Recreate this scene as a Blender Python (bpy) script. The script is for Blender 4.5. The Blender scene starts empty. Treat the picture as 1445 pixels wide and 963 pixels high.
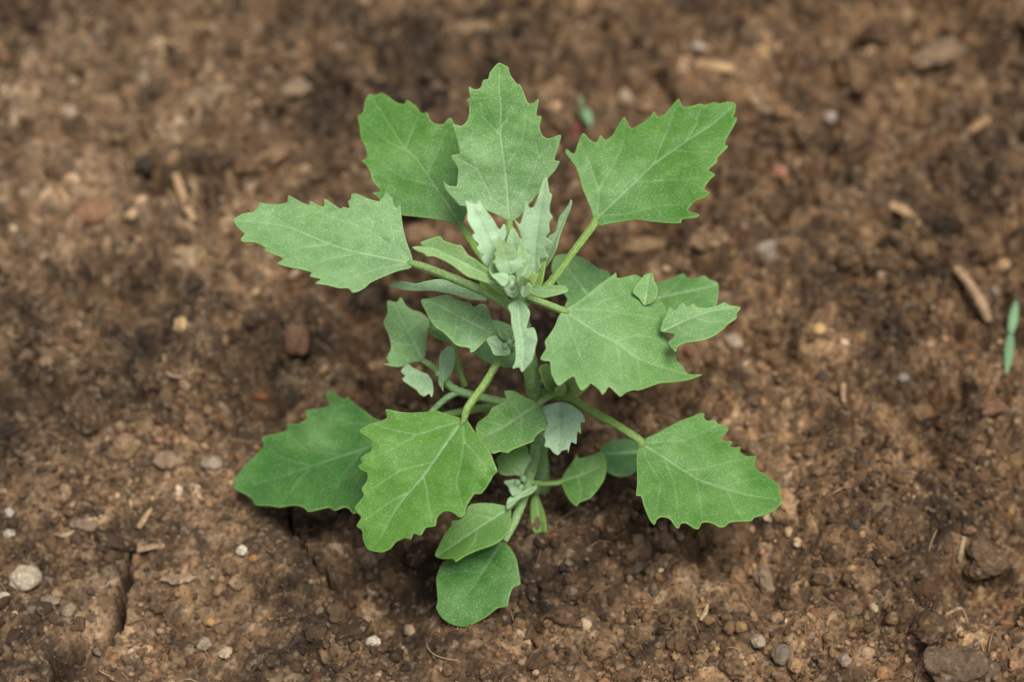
import bpy, math, random
import numpy as np
from mathutils import Vector, Matrix
from mathutils.geometry import delaunay_2d_cdt

random.seed(7)
rng = np.random.default_rng(11)
SC = bpy.context.scene
COL = SC.collection
U = 0.01                      # all lengths below are centimetres, the scene is metres
R = math.radians

# ------------------------------------------------------------------ camera
W0, H0 = 1445.0, 963.0        # size of the photograph the plant was measured from
HFOV = R(22.8)
F = W0 / 2 / math.tan(HFOV / 2)
PITCH = R(50)
FWD = np.array([0, math.cos(PITCH), -math.sin(PITCH)])
RIGHT = np.array([1.0, 0, 0])
UPV = np.cross(RIGHT, FWD)


def ray(px, py):
    px = np.asarray(px, float)[..., None]
    py = np.asarray(py, float)[..., None]
    return FWD + RIGHT * (px - W0 / 2) / F - UPV * (py - H0 / 2) / F


CAM = -ray(765, 690) * 47.0   # the stem comes out of the ground at the origin


def un(px, py, z):
    """the point at height z (cm) seen at a measured position of the photograph"""
    d = ray(px, py)
    t = (np.asarray(z, float) - CAM[2]) / d[..., 2]
    return CAM + d * np.asarray(t)[..., None]


def depth(P):
    return float((np.asarray(P) - CAM) @ FWD)


cam = bpy.data.cameras.new("camera")
camo = bpy.data.objects.new("camera", cam)
COL.objects.link(camo)
cam.sensor_width = 36
cam.angle = HFOV
cam.clip_start = 0.01
cam.clip_end = 200
camo.location = CAM * U
camo.rotation_euler = (math.pi / 2 - PITCH, 0, 0)
cam.dof.use_dof = True
cam.dof.focus_distance = (depth(un(680, 420, 5.2)) + 0.45) * U
cam.dof.aperture_fstop = 9.8
SC.camera = camo

# ------------------------------------------------------------------ light: bright overcast sky
SUN_EL, SUN_AZ = R(72), R(140)
w = bpy.data.worlds.new("World")
SC.world = w
w.use_nodes = True
nt = w.node_tree
bg = nt.nodes["Background"]
sky = nt.nodes.new("ShaderNodeTexSky")
sky.sky_type = 'NISHITA'
sky.sun_disc = False
sky.sun_elevation = SUN_EL
sky.sun_rotation = SUN_AZ
hs = nt.nodes.new("ShaderNodeHueSaturation")
hs.inputs['Saturation'].default_value = 0.18      # cloud cover: grey, not blue
nt.links.new(sky.outputs[0], hs.inputs['Color'])
nt.links.new(hs.outputs[0], bg.inputs[0])
bg.inputs[1].default_value = 0.053
sl = bpy.data.lights.new("sun", 'SUN')
sl.energy = 1.5
sl.angle = R(25)
sl.color = (1.0, 0.95, 0.87)
so = bpy.data.objects.new("sun", sl)
COL.objects.link(so)
sd = Vector((math.sin(SUN_AZ) * math.cos(SUN_EL), math.cos(SUN_AZ) * math.cos(SUN_EL), math.sin(SUN_EL)))
so.rotation_euler = sd.to_track_quat('Z', 'Y').to_euler()
SC.view_settings.view_transform = 'Standard'
SC.view_settings.look = 'None'
SC.view_settings.gamma = 1
SC.view_settings.exposure = 1.55


# ------------------------------------------------------------------ materials
class Mat:
    def __init__(s, name):
        s.m = bpy.data.materials.new(name)
        s.m.use_nodes = True
        s.t = s.m.node_tree
        s.b = s.t.nodes["Principled BSDF"]
        s.out = s.t.nodes["Material Output"]

    def n(s, typ, **kw):
        nd = s.t.nodes.new(typ)
        for k, v in kw.items():
            setattr(nd, k, v)
        return nd

    def l(s, a, b):
        s.t.links.new(a, b)

    def put(s, sock, v):
        if isinstance(v, bpy.types.NodeSocket):
            s.l(v, sock)
        else:
            sock.default_value = v

    def attr(s, name):
        return s.n("ShaderNodeAttribute", attribute_name=name)

    def mix(s, f, a, b, blend='MIX'):
        nd = s.n("ShaderNodeMix", data_type='RGBA', blend_type=blend)
        s.put(nd.inputs[0], f)
        s.put(nd.inputs[6], a)
        s.put(nd.inputs[7], b)
        return nd.outputs[2]

    def math(s, op, a, b=0.0, clamp=False):
        nd = s.n("ShaderNodeMath", operation=op, use_clamp=clamp)
        s.put(nd.inputs[0], a)
        s.put(nd.inputs[1], b)
        return nd.outputs[0]

    def rng(s, v, a, b, c=0.0, d=1.0):
        nd = s.n("ShaderNodeMapRange", clamp=True)
        s.put(nd.inputs[0], v)
        for i, x in enumerate((a, b, c, d)):
            nd.inputs[i + 1].default_value = x
        return nd.outputs[0]

    def noise(s, scale, detail=3.0, rough=0.55):
        tc = s.n("ShaderNodeTexCoord")
        nd = s.n("ShaderNodeTexNoise")
        s.l(tc.outputs['Object'], nd.inputs['Vector'])
        nd.inputs['Scale'].default_value = scale
        nd.inputs['Detail'].default_value = detail
        nd.inputs['Roughness'].default_value = rough
        return nd.outputs['Fac']

    def voro(s, scale):
        tc = s.n("ShaderNodeTexCoord")
        nd = s.n("ShaderNodeTexVoronoi")
        s.l(tc.outputs['Object'], nd.inputs['Vector'])
        nd.inputs['Scale'].default_value = scale
        return nd

    def bump(s, h, strength, dist):
        nd = s.n("ShaderNodeBump")
        nd.inputs['Strength'].default_value = strength
        nd.inputs['Distance'].default_value = dist
        s.l(h, nd.inputs['Height'])
        s.l(nd.outputs[0], s.b.inputs['Normal'])
        return nd.outputs[0]


def leaf_material():
    M = Mat("mealy_leaf")
    vein = M.attr("vein").outputs['Fac']
    edge = M.attr("edge").outputs['Fac']
    bloom = M.attr("bloom").outputs['Fac']
    tone = M.attr("tone").outputs['Fac']
    c = M.mix(M.rng(tone, 0.0, 0.6), (0.038, 0.142, 0.024, 1), (0.118, 0.278, 0.032, 1))
    c = M.mix(M.rng(tone, 0.55, 1.0), c, (0.245, 0.345, 0.055, 1))
    # soft mottling of the blade
    c = M.mix(M.rng(M.noise(260, 4), 0.35, 0.7), M.mix(1.0, c, (0.86, 0.90, 0.86, 1), 'MULTIPLY'), c)
    # white mealy coat, in patches
    patch = M.rng(M.noise(420, 5, 0.65), 0.25, 0.75, 0.72, 1.22)
    c = M.mix(M.math('MULTIPLY', M.math('POWER', bloom, 1.2), patch, True), c, (0.455, 0.650, 0.430, 1))
    # single mealy grains
    v = M.voro(4600)
    r1 = M.rng(v.outputs['Distance'], 0.22, 0.44, 1.0, 0.0)
    sep = M.n("ShaderNodeSeparateColor")
    M.l(v.outputs['Color'], sep.inputs[0])
    gate = M.rng(sep.outputs[0], 0.25, 0.85)
    amt = M.math('MULTIPLY', M.math('MULTIPLY', r1, gate), M.math('ADD', M.math('MULTIPLY', bloom, 0.95), 0.30), True)
    c = M.mix(amt, c, (0.66, 0.76, 0.60, 1))
    c = M.mix(M.math('MULTIPLY', vein, 0.78), c, (0.40, 0.54, 0.32, 1))
    c = M.mix(M.math('MULTIPLY', edge, 0.32), c, (0.36, 0.50, 0.14, 1))
    M.l(c, M.b.inputs['Base Color'])
    M.b.inputs['Roughness'].default_value = 0.55
    M.b.inputs['Specular IOR Level'].default_value = 0.24
    nm = M.bump(M.math('ADD', M.noise(1500, 3), M.math('MULTIPLY', r1, 0.35)), 0.35, 0.00015)
    tr = M.n("ShaderNodeBsdfTranslucent")
    M.l(M.mix(1.0, c, (1.0, 1.0, 0.45, 1), 'MULTIPLY'), tr.inputs['Color'])
    mx = M.n("ShaderNodeMixShader")
    mx.inputs[0].default_value = 0.24
    M.l(M.b.outputs[0], mx.inputs[1])
    M.l(tr.outputs[0], mx.inputs[2])
    M.l(mx.outputs[0], M.out.inputs['Surface'])
    return M.m


def soil_material(name, fine=1.0):
    M = Mat(name)
    c = M.attr("col").outputs['Color']
    f1 = M.rng(M.noise(900, 5, 0.7), 0.3, 0.72, 0.55, 1.45)
    g = M.n("ShaderNodeCombineColor")
    for i in range(3):
        M.l(f1, g.inputs[i])
    c = M.mix(1.0, c, g.outputs[0], 'MULTIPLY')
    v = M.voro(1300)
    sep = M.n("ShaderNodeSeparateColor")
    M.l(v.outputs['Color'], sep.inputs[0])
    c = M.mix(M.rng(sep.outputs[0], 0.88, 0.97, 0, 0.5 * fine), c, (0.27, 0.20, 0.13, 1))
    c = M.mix(M.rng(sep.outputs[1], 0.85, 0.95, 0, 0.6 * fine), c, (0.035, 0.028, 0.022, 1))
    M.l(c, M.b.inputs['Base Color'])
    M.b.inputs['Roughness'].default_value = 0.85
    M.b.inputs['Specular IOR Level'].default_value = 0.25
    M.bump(M.math('ADD', M.noise(1800, 6, 0.7), M.math('MULTIPLY', v.outputs['Distance'], 0.6)), 0.8, 0.0005)
    return M.m


def straw_material():
    M = Mat("dry_plant_matter")
    c = M.attr("col").outputs['Color']
    f1 = M.rng(M.noise(700, 4, 0.6), 0.3, 0.7, 0.6, 1.3)
    g = M.n("ShaderNodeCombineColor")
    for i in range(3):
        M.l(f1, g.inputs[i])
    M.l(M.mix(1.0, c, g.outputs[0], 'MULTIPLY'), M.b.inputs['Base Color'])
    M.b.inputs['Roughness'].default_value = 0.7
    M.bump(M.noise(1600, 4), 0.5, 0.0003)
    return M.m


LEAF = leaf_material()
SOIL = soil_material("soil_earth")
STONE = soil_material("pebble_stone", 0.35)
STRAW = straw_material()


# ------------------------------------------------------------------ numpy helpers
def hash2(i, j, seed):
    h = (i.astype(np.int64) * 374761393 + j.astype(np.int64) * 668265263 + seed * 1442695041) & 0xFFFFFFFF
    h = ((h ^ (h >> 13)) * 1274126177) & 0xFFFFFFFF
    h = ((h ^ (h >> 16)) * 2246822519) & 0xFFFFFFFF
    h = h ^ (h >> 15)
    return (h & 0xFFFFFF).astype(np.float64) / 0x1000000


def vnoise(x, y, seed):
    i, j = np.floor(x), np.floor(y)
    fx, fy = x - i, y - j
    fx = fx * fx * fx * (fx * (fx * 6 - 15) + 10)
    fy = fy * fy * fy * (fy * (fy * 6 - 15) + 10)
    a, b = hash2(i, j, seed), hash2(i + 1, j, seed)
    c, d = hash2(i, j + 1, seed), hash2(i + 1, j + 1, seed)
    return ((a + (b - a) * fx) * (1 - fy) + (c + (d - c) * fx) * fy) * 2 - 1


def fbm(x, y, seed, octv=4, gain=0.5):
    s, a = 0, 1.0
    for k in range(octv):
        c, sn = math.cos(0.7 * k), math.sin(0.7 * k)
        s = s + a * vnoise((x * c - y * sn) * 2 ** k + 17.3 * k, (x * sn + y * c) * 2 ** k + 5.1 * k, seed + k)
        a *= gain
    return s


def worley(x, y, seed):
    i, j = np.floor(x), np.floor(y)
    f1 = np.full(x.shape, 9.0)
    f2 = np.full(x.shape, 9.0)
    cid = np.zeros(x.shape)
    for di in (-1, 0, 1):
        for dj in (-1, 0, 1):
            a, b = i + di, j + dj
            dx = a + hash2(a, b, seed) - x
            dy = b + hash2(a, b, seed + 1) - y
            d = np.sqrt(dx * dx + dy * dy)
            near = d < f1
            f2 = np.where(near, f1, np.minimum(f2, d))
            cid = np.where(near, hash2(a, b, seed + 2), cid)
            f1 = np.where(near, d, f1)
    return f1, f2, cid


def seg_dist(P, line):
    """distance of 2-D points to a polyline, and the position along it (0..1)"""
    line = np.asarray(line, float)
    L = np.concatenate([[0], np.cumsum(np.linalg.norm(np.diff(line, axis=0), axis=1))])
    best = np.full(len(P), 1e9)
    pos = np.zeros(len(P))
    for k in range(len(line) - 1):
        a, d = line[k], line[k + 1] - line[k]
        t = np.clip(((P - a) @ d) / max(d @ d, 1e-9), 0, 1)
        q = np.linalg.norm(P - a - t[:, None] * d, axis=1)
        m = q < best
        best = np.where(m, q, best)
        pos = np.where(m, (L[k] + t * (L[k + 1] - L[k])) / max(L[-1], 1e-9), pos)
    return best, pos


def catmull(P, n, closed=False):
    P = np.asarray(P, float)
    m = len(P)
    out = []
    rngk = range(m if closed else m - 1)
    for k in rngk:
        if closed:
            p0, p1, p2, p3 = P[k - 1], P[k], P[(k + 1) % m], P[(k + 2) % m]
        else:
            p0, p1, p2, p3 = P[max(k - 1, 0)], P[k], P[k + 1], P[min(k + 2, m - 1)]
        t = np.linspace(0, 1, n, endpoint=False)[:, None]
        tau = 0.42
        m1, m2 = tau * (p2 - p0), tau * (p3 - p1)
        out.append((2 * t ** 3 - 3 * t ** 2 + 1) * p1 + (t ** 3 - 2 * t ** 2 + t) * m1 +
                   (-2 * t ** 3 + 3 * t ** 2) * p2 + (t ** 3 - t ** 2) * m2)
    if not closed:
        out.append(P[-1:])
    return np.concatenate(out)


def mesh_np(name, V, faces, mat, attrs=None, smooth=True, parent=None, origin=None):
    """V in cm; faces an (n,3) or (n,4) array"""
    V = np.asarray(V, float)
    o3 = np.zeros(3) if origin is None else np.asarray(origin, float)
    me = bpy.data.meshes.new(name)
    faces = np.asarray(faces, dtype=np.int32)
    k = faces.shape[1]
    me.vertices.add(len(V))
    me.vertices.foreach_set("co", ((V - o3) * U).astype(np.float32).ravel())
    me.loops.add(faces.size)
    me.loops.foreach_set("vertex_index", faces.ravel())
    me.polygons.add(len(faces))
    me.polygons.foreach_set("loop_start", np.arange(0, faces.size, k, dtype=np.int32))
    if smooth:
        me.polygons.foreach_set("use_smooth", np.ones(len(faces), dtype=bool))
    for an, av in (attrs or {}).items():
        av = np.asarray(av, np.float32)
        if av.ndim == 2:
            a = me.attributes.new(an, 'FLOAT_COLOR', 'POINT')
            c4 = np.ones((len(V), 4), np.float32)
            c4[:, :3] = av
            a.data.foreach_set("color", c4.ravel())
        else:
            a = me.attributes.new(an, 'FLOAT', 'POINT')
            a.data.foreach_set("value", np.broadcast_to(av, (len(V),)).astype(np.float32).ravel())
    me.update(calc_edges=True)
    me.validate()
    me.materials.append(mat)
    ob = bpy.data.objects.new(name, me)
    COL.objects.link(ob)
    ob.location = o3 * U
    if parent is not None:
        ob.parent = parent
        pl = Vector((0, 0, 0))
        q = parent
        while q is not None:
            pl += q.location
            q = q.parent
        ob.location = Vector(o3 * U) - pl
    return ob


def tag(o, label=None, cat=None, group=None, kind=None):
    if label:
        o["label"] = label
    if cat:
        o["category"] = cat
    if group:
        o["group"] = group
    if kind:
        o["kind"] = kind
    return o


def empty(name, at, label, cat, group=None):
    o = bpy.data.objects.new(name, None)
    o.empty_display_size = 0.01
    COL.objects.link(o)
    o.location = Vector(np.asarray(at) * U)
    return tag(o, label, cat, group)


def ico(sub):
    t = (1 + 5 ** .5) / 2
    V = [(-1, t, 0), (1, t, 0), (-1, -t, 0), (1, -t, 0), (0, -1, t), (0, 1, t), (0, -1, -t), (0, 1, -t),
         (t, 0, -1), (t, 0, 1), (-t, 0, -1), (-t, 0, 1)]
    Fc = [(0, 11, 5), (0, 5, 1), (0, 1, 7), (0, 7, 10), (0, 10, 11), (1, 5, 9), (5, 11, 4), (11, 10, 2), (10, 7, 6),
          (7, 1, 8), (3, 9, 4), (3, 4, 2), (3, 2, 6), (3, 6, 8), (3, 8, 9), (4, 9, 5), (2, 4, 11), (6, 2, 10),
          (8, 6, 7), (9, 8, 1)]
    V = [np.array(v) / np.linalg.norm(v) for v in V]
    for _ in range(sub):
        cache, F2 = {}, []

        def mid(a, b):
            key = (min(a, b), max(a, b))
            if key not in cache:
                v = V[a] + V[b]
                V.append(v / np.linalg.norm(v))
                cache[key] = len(V) - 1
            return cache[key]
        for a, b, c in Fc:
            x, y, z = mid(a, b), mid(b, c), mid(c, a)
            F2 += [(a, x, z), (b, y, x), (c, z, y), (x, y, z)]
        Fc = F2
    return np.array(V), np.array(Fc)


ICO = [ico(k) for k in range(5)]


def rot_rand(n):
    q = rng.normal(size=(n, 4))
    q /= np.linalg.norm(q, axis=1)[:, None]
    a, b, c, d = q.T
    return np.stack([np.stack([1 - 2 * (c * c + d * d), 2 * (b * c - a * d), 2 * (b * d + a * c)], -1),
                     np.stack([2 * (b * c + a * d), 1 - 2 * (b * b + d * d), 2 * (c * d - a * b)], -1),
                     np.stack([2 * (b * d - a * c), 2 * (c * d + a * b), 1 - 2 * (b * b + c * c)], -1)], 1)


# ------------------------------------------------------------------ the ground
def axis(a, b, step, far, n):
    core = np.arange(a, b + step, step)
    g = np.geomspace(step, far, n)
    off = np.cumsum(g)
    off *= far / off[-1]
    off = np.maximum(off, step * np.arange(1, n + 1))
    return np.concatenate([a - off[::-1], core, core[-1] + off])


GX = axis(-13.5, 12.5, 0.033, 3000, 46)
GY = axis(-8.0, 14.5, 0.033, 3000, 46)
X, Y = np.meshgrid(GX, GY)
core = np.clip(1.6 - np.maximum(np.abs(X + 0.5) / 13, np.abs(Y - 3.2) / 11.5) * 0.6 / 1.0, 0, 1)
core = np.where(np.maximum(np.abs(X + .5) / 13.5, np.abs(Y - 3.2) / 11.8) < 1.1, 1.0, 0.0)

# features of this bed of soil: (photo x, photo y, radius in px, height cm)
FEATURES = [
    (1325, 22, 55, -.55), (20, 20, 45, -.45), (205, 235, 24, -.35), (75, 190, 50, -.30), (700, 135, 26, -.3),
    (470, 165, 30, -.25), (410, 215, 55, -.35), (1310, 575, 38, -.40), (1300, 660, 26, -.25), (1215, 640, 24, -.3),
    (545, 850, 55, -.50), (620, 800, 30, -.3), (870, 565, 45, -.50), (920, 335, 55, -.40), (1060, 790, 60, -.45),
    (1385, 835, 60, -.55), (1300, 840, 30, -.3), (1230, 85, 40, -.3), (1370, 95, 40, -.3), (1140, 430, 26, -.25),
    (1220, 330, 30, -.25), (510, 490, 45, -.35), (360, 560, 30, -.2), (110, 520, 40, -.25), (200, 430, 26, -.2),
    (40, 560, 45, -.25), (480, 690, 30, -.3), (430, 735, 40, -.25), (160, 380, 40, -.25), (1180, 560, 24, -.2),
    (1000, 760, 50, -.3), (1240, 190, 30, -.25), (1010, 60, 35, -.2), (560, 300, 35, -.35), (960, 570, 34, -.3),
    (140, 300, 60, .25), (480, 80, 90, .25), (330, 150, 70, .22), (1150, 90, 80, .25), (1330, 110, 60, .25),
    (1060, 410, 60, .2), (1240, 560, 70, .22), (900, 350, 50, .2), (1380, 540, 60, .22), (1120, 730, 80, .2),
    (300, 480, 60, .18), (470, 440, 50, .25), (250, 560, 60, .15), (90, 640, 70, .15), (620, 60, 90, .2),
    (840, 60, 70, .2), (1260, 250, 60, .22), (1140, 260, 50, .18), (430, 790, 60, .15), (330, 760, 70, .12),
    (880, 780, 90, .12), (1250, 740, 70, .18), (1180, 470, 60, .15), (1060, 560, 60, .15), (30, 90, 60, .2),
]
CRACKS = [([(188, 765), (173, 800), (177, 832), (166, 858), (163, 882), (148, 903), (124, 905), (108, 922), (86, 940), (78, 962), (60, 1010)], 0.10, 1.2),
          ([(148, 901), (170, 907)], 0.055, 0.5),
          ([(402, 715), (410, 745), (416, 765), (438, 790), (452, 812), (472, 832)], 0.05, 0.6)]


def ground_xy(px, py):
    p = un(px, py, 0.0)
    return p[..., :2]


wx = X + 0.10 * fbm(X / 0.35, Y / 0.35, 91, 3)
wy = Y + 0.10 * fbm(X / 0.35, Y / 0.35, 95, 3)
rough = np.clip(0.75 + 0.07 * Y + 0.25 * fbm(X / 4, Y / 4, 61, 2), 0.45, 1.35)     # the bed is cloddier at the back
H = 0.22 * fbm(X / 5.5, Y / 5.5, 1, 3) + 0.24 * rough * fbm(X / 1.5, Y / 1.5, 5, 4, 0.55) * core
f1, f2, idA = worley(wx / 1.0, wy / 1.0, 21)
H += core * rough * 0.32 * np.maximum(idA - 0.35, 0) / 0.65 * np.sqrt(np.clip(1 - (f1 / 0.62) ** 2, 0, 1))
H -= core * rough * 0.30 * np.exp(-((f2 - f1) / 0.16) ** 2) * np.clip(fbm(X / 1.3, Y / 1.3, 141, 2) + 0.25, 0, 1)
f1, f2, idB = worley(wx / 0.42, wy / 0.42, 31)
H += core * rough * 0.20 * np.maximum(idB - 0.25, 0) / 0.75 * np.sqrt(np.clip(1 - (f1 / 0.62) ** 2, 0, 1))
H -= core * rough * 0.14 * np.exp(-((f2 - f1) / 0.2) ** 2) * np.clip(fbm(X / 0.9, Y / 0.9, 151, 2) + 0.3, 0, 1)
f1, f2, idC = worley(wx / 0.19 + 3, wy / 0.19, 41)
H += core * 0.085 * (0.3 + idC * 0.7) * np.sqrt(np.clip(1 - (f1 / 0.66) ** 2, 0, 1))
f1, f2, idD = worley(X / 0.10, Y / 0.10 + 7, 51)
H += core * 0.032 * (0.2 + idD) * np.sqrt(np.clip(1 - (f1 / 0.7) ** 2, 0, 1))
H += core * 0.012 * rng.normal(size=H.shape)
del f1, f2
near = np.where(core > 0)
for (px, py, rp, hh) in FEATURES:
    c = ground_xy(px, py)
    r = rp * 47.0 / F * 1.15
    q = ((X - c[0]) ** 2 + ((Y - c[1]) / 1.15) ** 2) / (r * r)
    q = q * (1 + 0.35 * fbm(X / 0.5, Y / 0.5, 71, 2) * (q < 6))
    H += hh * (1.75 if hh < 0 else 1.3) * np.exp(-q ** 1.4 * 1.2)
INSIDE = np.zeros(X.shape)
for line, wd, dp in CRACKS:
    pts = np.array([ground_xy(*p) for p in line])
    lo, hi = pts.min(0) - 1, pts.max(0) + 1
    m = (X > lo[0]) & (X < hi[0]) & (Y > lo[1]) & (Y < hi[1])
    P = np.stack([X[m] + 0.09 * fbm(X[m] / 0.4, Y[m] / 0.4, 81, 4, 0.6), Y[m] + 0.09 * fbm(X[m] / 0.4, Y[m] / 0.4, 85, 4, 0.6)], -1)
    d, s = seg_dist(P, pts)
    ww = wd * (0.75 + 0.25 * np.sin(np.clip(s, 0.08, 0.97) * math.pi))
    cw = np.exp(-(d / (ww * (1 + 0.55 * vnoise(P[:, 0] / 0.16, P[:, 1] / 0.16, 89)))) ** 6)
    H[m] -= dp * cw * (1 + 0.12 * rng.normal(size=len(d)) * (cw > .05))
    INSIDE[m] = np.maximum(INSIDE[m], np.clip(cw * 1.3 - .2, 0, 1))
# level out round the stem
q = np.exp(-((X / 0.9) ** 2 + (Y / 0.9) ** 2))
H = H * (1 - q) - 0.02 * q


def ground_z(x, y):
    i = np.clip(np.searchsorted(GX, x) - 1, 0, len(GX) - 2)
    j = np.clip(np.searchsorted(GY, y) - 1, 0, len(GY) - 2)
    fx = (x - GX[i]) / (GX[i + 1] - GX[i])
    fy = (y - GY[j]) / (GY[j + 1] - GY[j])
    return (H[j, i] * (1 - fx) + H[j, i + 1] * fx) * (1 - fy) + (H[j + 1, i] * (1 - fx) + H[j + 1, i + 1] * fx) * fy


def on_ground(px, py):
    z = 0.0
    for _ in range(6):
        p = un(px, py, z)
        z = 0.5 * z + 0.5 * float(ground_z(p[0], p[1]))
    return un(px, py, z)


PAL = np.array([[0.135, 0.090, 0.053], [0.200, 0.140, 0.086], [0.075, 0.050, 0.031], [0.320, 0.235, 0.150],
                [0.036, 0.028, 0.021], [0.225, 0.130, 0.072], [0.470, 0.390, 0.285], [0.190, 0.163, 0.130],
                [0.38, 0.28, 0.15]])
PAL *= np.array([0.80, 0.690, 0.585])
PCUM = np.cumsum([0.26, 0.22, 0.20, 0.15, 0.065, 0.035, 0.03, 0.022, 0.018])


def pal(u):
    return PAL[np.minimum(np.searchsorted(PCUM, u * 0.999), len(PAL) - 1)]




def damp(x, y):
    """moist dark earth and dry pale earth lie in patches"""
    v = 0.6 * fbm(x / 3.6, y / 3.6, 101, 3) + 0.62 * fbm(x / 1.1, y / 1.1, 111, 3) + 0.40 * fbm(x / 0.45, y / 0.45, 121, 2)
    # a drier, paler crust at the back left and the front right, damper earth along the right-hand side and the front left
    v = v + 0.5 * np.exp(-((x + 7) ** 2 + (y - 9) ** 2) / 22) + 0.45 * np.exp(-((x - 3.5) ** 2 + (y + 2.6) ** 2) / 7) - 0.4 * np.exp(-((x - 10) ** 2 + (y - 5) ** 2) / 12) \
        - 0.35 * np.exp(-((x + 8.5) ** 2 + (y - 4) ** 2) / 8)
    return np.clip(0.85 + 0.72 * v, 0.26, 2.0)


def dry(x, y):
    d = np.clip(damp(x, y) - 1, 0, 0.75)[..., None]
    return 1 + d * (np.array([-0.02, 0.06, 0.16]))


low = fbm(X / 3.2, Y / 3.2, 101, 4)[..., None]
colr = (0.46 * pal(idC) + 0.32 * pal(idD) + 0.22 * pal(idB * .8)) * (0.72 + 0.56 * hash2(np.floor(idB * 9999), np.floor(idB * 77), 5)[..., None])
colr = colr * damp(X, Y)[..., None] * dry(X, Y) * (0.86 + 0.28 * idA[..., None])
# redder, darker earth at the right and back; paler, greyer crust at the lower left
warm = np.clip(0.5 + X / 18 + 0.25 * low[..., 0], 0, 1)[..., None]
colr = colr * (np.array([0.98, 1.0, 1.02]) * (1 - warm) + np.array([0.98, 0.93, 0.86]) * warm)
# the insides of the cracks are blended to one even dark brown
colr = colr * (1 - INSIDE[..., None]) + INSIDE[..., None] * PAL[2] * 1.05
ny, nx = H.shape
idx = np.arange(ny * nx).reshape(ny, nx)
quads = np.stack([idx[:-1, :-1], idx[:-1, 1:], idx[1:, 1:], idx[1:, :-1]], -1).reshape(-1, 4)
ground = mesh_np("ground", np.stack([X, Y, H], -1).reshape(-1, 3), quads, SOIL, {"col": colr.reshape(-1, 3)})
tag(ground, "bare crumbly brown soil the plant grows in", kind="structure")
colr_low = None


# kept free of larger crumbs: the stem, the seedlings, the straw and the bigger stones
CLEAR = [(655, 900, 1.1), (610, 890, .8), (400, 720, .9), (480, 740, .9), (765, 690, .5), (1422, 486, .55), (1425, 540, .5), (822, 168, .5), (825, 195, .4), (256, 285, .5), (270, 318, .45), (258, 258, .4), (256, 466, .4), (37, 835, .6), (1350, 400, .45),
         (1370, 430, .45), (1392, 462, .45), (1385, 480, .4), (1355, 795, .4), (418, 500, .5), (135, 310, .6), (186, 310, .4), (342, 784, .35), (241, 662, .5), (300, 664, .45), (1275, 312, .5),
         (1375, 188, .5), (1010, 100, .6), (881, 150, .4), (1035, 495, .4), (1334, 445, .4), (1414, 385, .4), (1080, 370, .45), (1068, 914, .35), (1100, 935, .4), (1390, 820, .8), (204, 732, .4)]


def crumb_field(name, n, sub, rmin, rmax, power, sink, label):
    V0, F0 = ICO[sub]
    x = rng.uniform(-13.5, 12.5, n)
    y = rng.uniform(-8, 14.5, n)
    keep = fbm(x / 1.8, y / 1.8, 131, 3) + rng.uniform(-0.9, 0.9, n) > -0.25
    for line, wd, dp in CRACKS:
        d, _ = seg_dist(np.stack([x, y], -1), np.array([ground_xy(*p) for p in line]))
        keep &= d > wd * 2.0 + 0.08
    if sub >= 1:
        for (px, py, rc) in CLEAR:
            g = ground_xy(px, py)
            keep &= (x - g[0]) ** 2 + (y - g[1]) ** 2 > (rc * (1.3 if sub > 2 else 0.8)) ** 2
    x, y = x[keep], y[keep]
    n = len(x)
    r = rmin + (rmax - rmin) * rng.random(n) ** power
    z = ground_z(x, y)
    Rm = rot_rand(n)
    sc = np.stack([np.ones(n), rng.uniform(0.6, 1.0, n), rng.uniform(0.45, 0.95, n)], -1)
    rad = rng.uniform(0.72, 1.22, (n, len(V0)))
    if sub >= 2:
        ph = rng.uniform(0, 60, (n, 3))
        k = V0[None] * 1.7 + ph[:, None, :]
        nz = (np.sin(k[..., 0] * 2.1 + k[..., 1]) + np.sin(k[..., 1] * 2.7 - k[..., 2]) + np.sin(k[..., 2] * 3.1 + k[..., 0] * 1.3)) / 3
        k = k * 3.1
        nz2 = (np.sin(k[..., 0] + k[..., 1]) + np.sin(k[..., 1] * 1.7 - k[..., 2]) + np.sin(k[..., 2] * 1.3 + k[..., 0])) / 3
        rad = 1 + 0.26 * nz + 0.16 * nz2 + 0.05 * rng.normal(size=rad.shape)
    L = V0[None] * rad[..., None] * sc[:, None, :] * r[:, None, None]
    P = np.einsum('nij,nvj->nvi', Rm, L)
    P[..., 0] += x[:, None]
    P[..., 1] += y[:, None]
    P[..., 2] += (z + r * sink)[:, None]
    c = (0.78 * pal(rng.random(n) * (1.0 if sub < 2 else 0.66)) + 0.22 * PAL[:2].mean(0)) * (rng.uniform(0.75, 1.35, n) * damp(x, y))[:, None] * dry(x, y)
    wm = np.clip(0.5 + x / 18, 0, 1)[:, None]
    c = c * (np.array([0.98, 1.0, 1.02]) * (1 - wm) + np.array([0.98, 0.93, 0.86]) * wm)
    c = np.repeat(c, len(V0), axis=0)
    Fc = (F0[None] + (np.arange(n) * len(V0))[:, None, None]).reshape(-1, 3)
    o = mesh_np(name, P.reshape(-1, 3), Fc, SOIL, {"col": c}, smooth=(sub >= 2))
    return tag(o, label, kind="stuff")


crumb_field("soil_grains", 42000, 0, 0.022, 0.075, 2.2, 0.25, "fine grains of earth and sand strewn over the soil")
crumb_field("soil_crumbs", 9000, 1, 0.06, 0.16, 2.0, 0.2, "small brown crumbs of earth lying on the soil")
crumb_field("soil_lumps", 900, 3, 0.13, 0.38, 2.2, 0.02, "larger irregular lumps of brown earth scattered over the soil")


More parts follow.
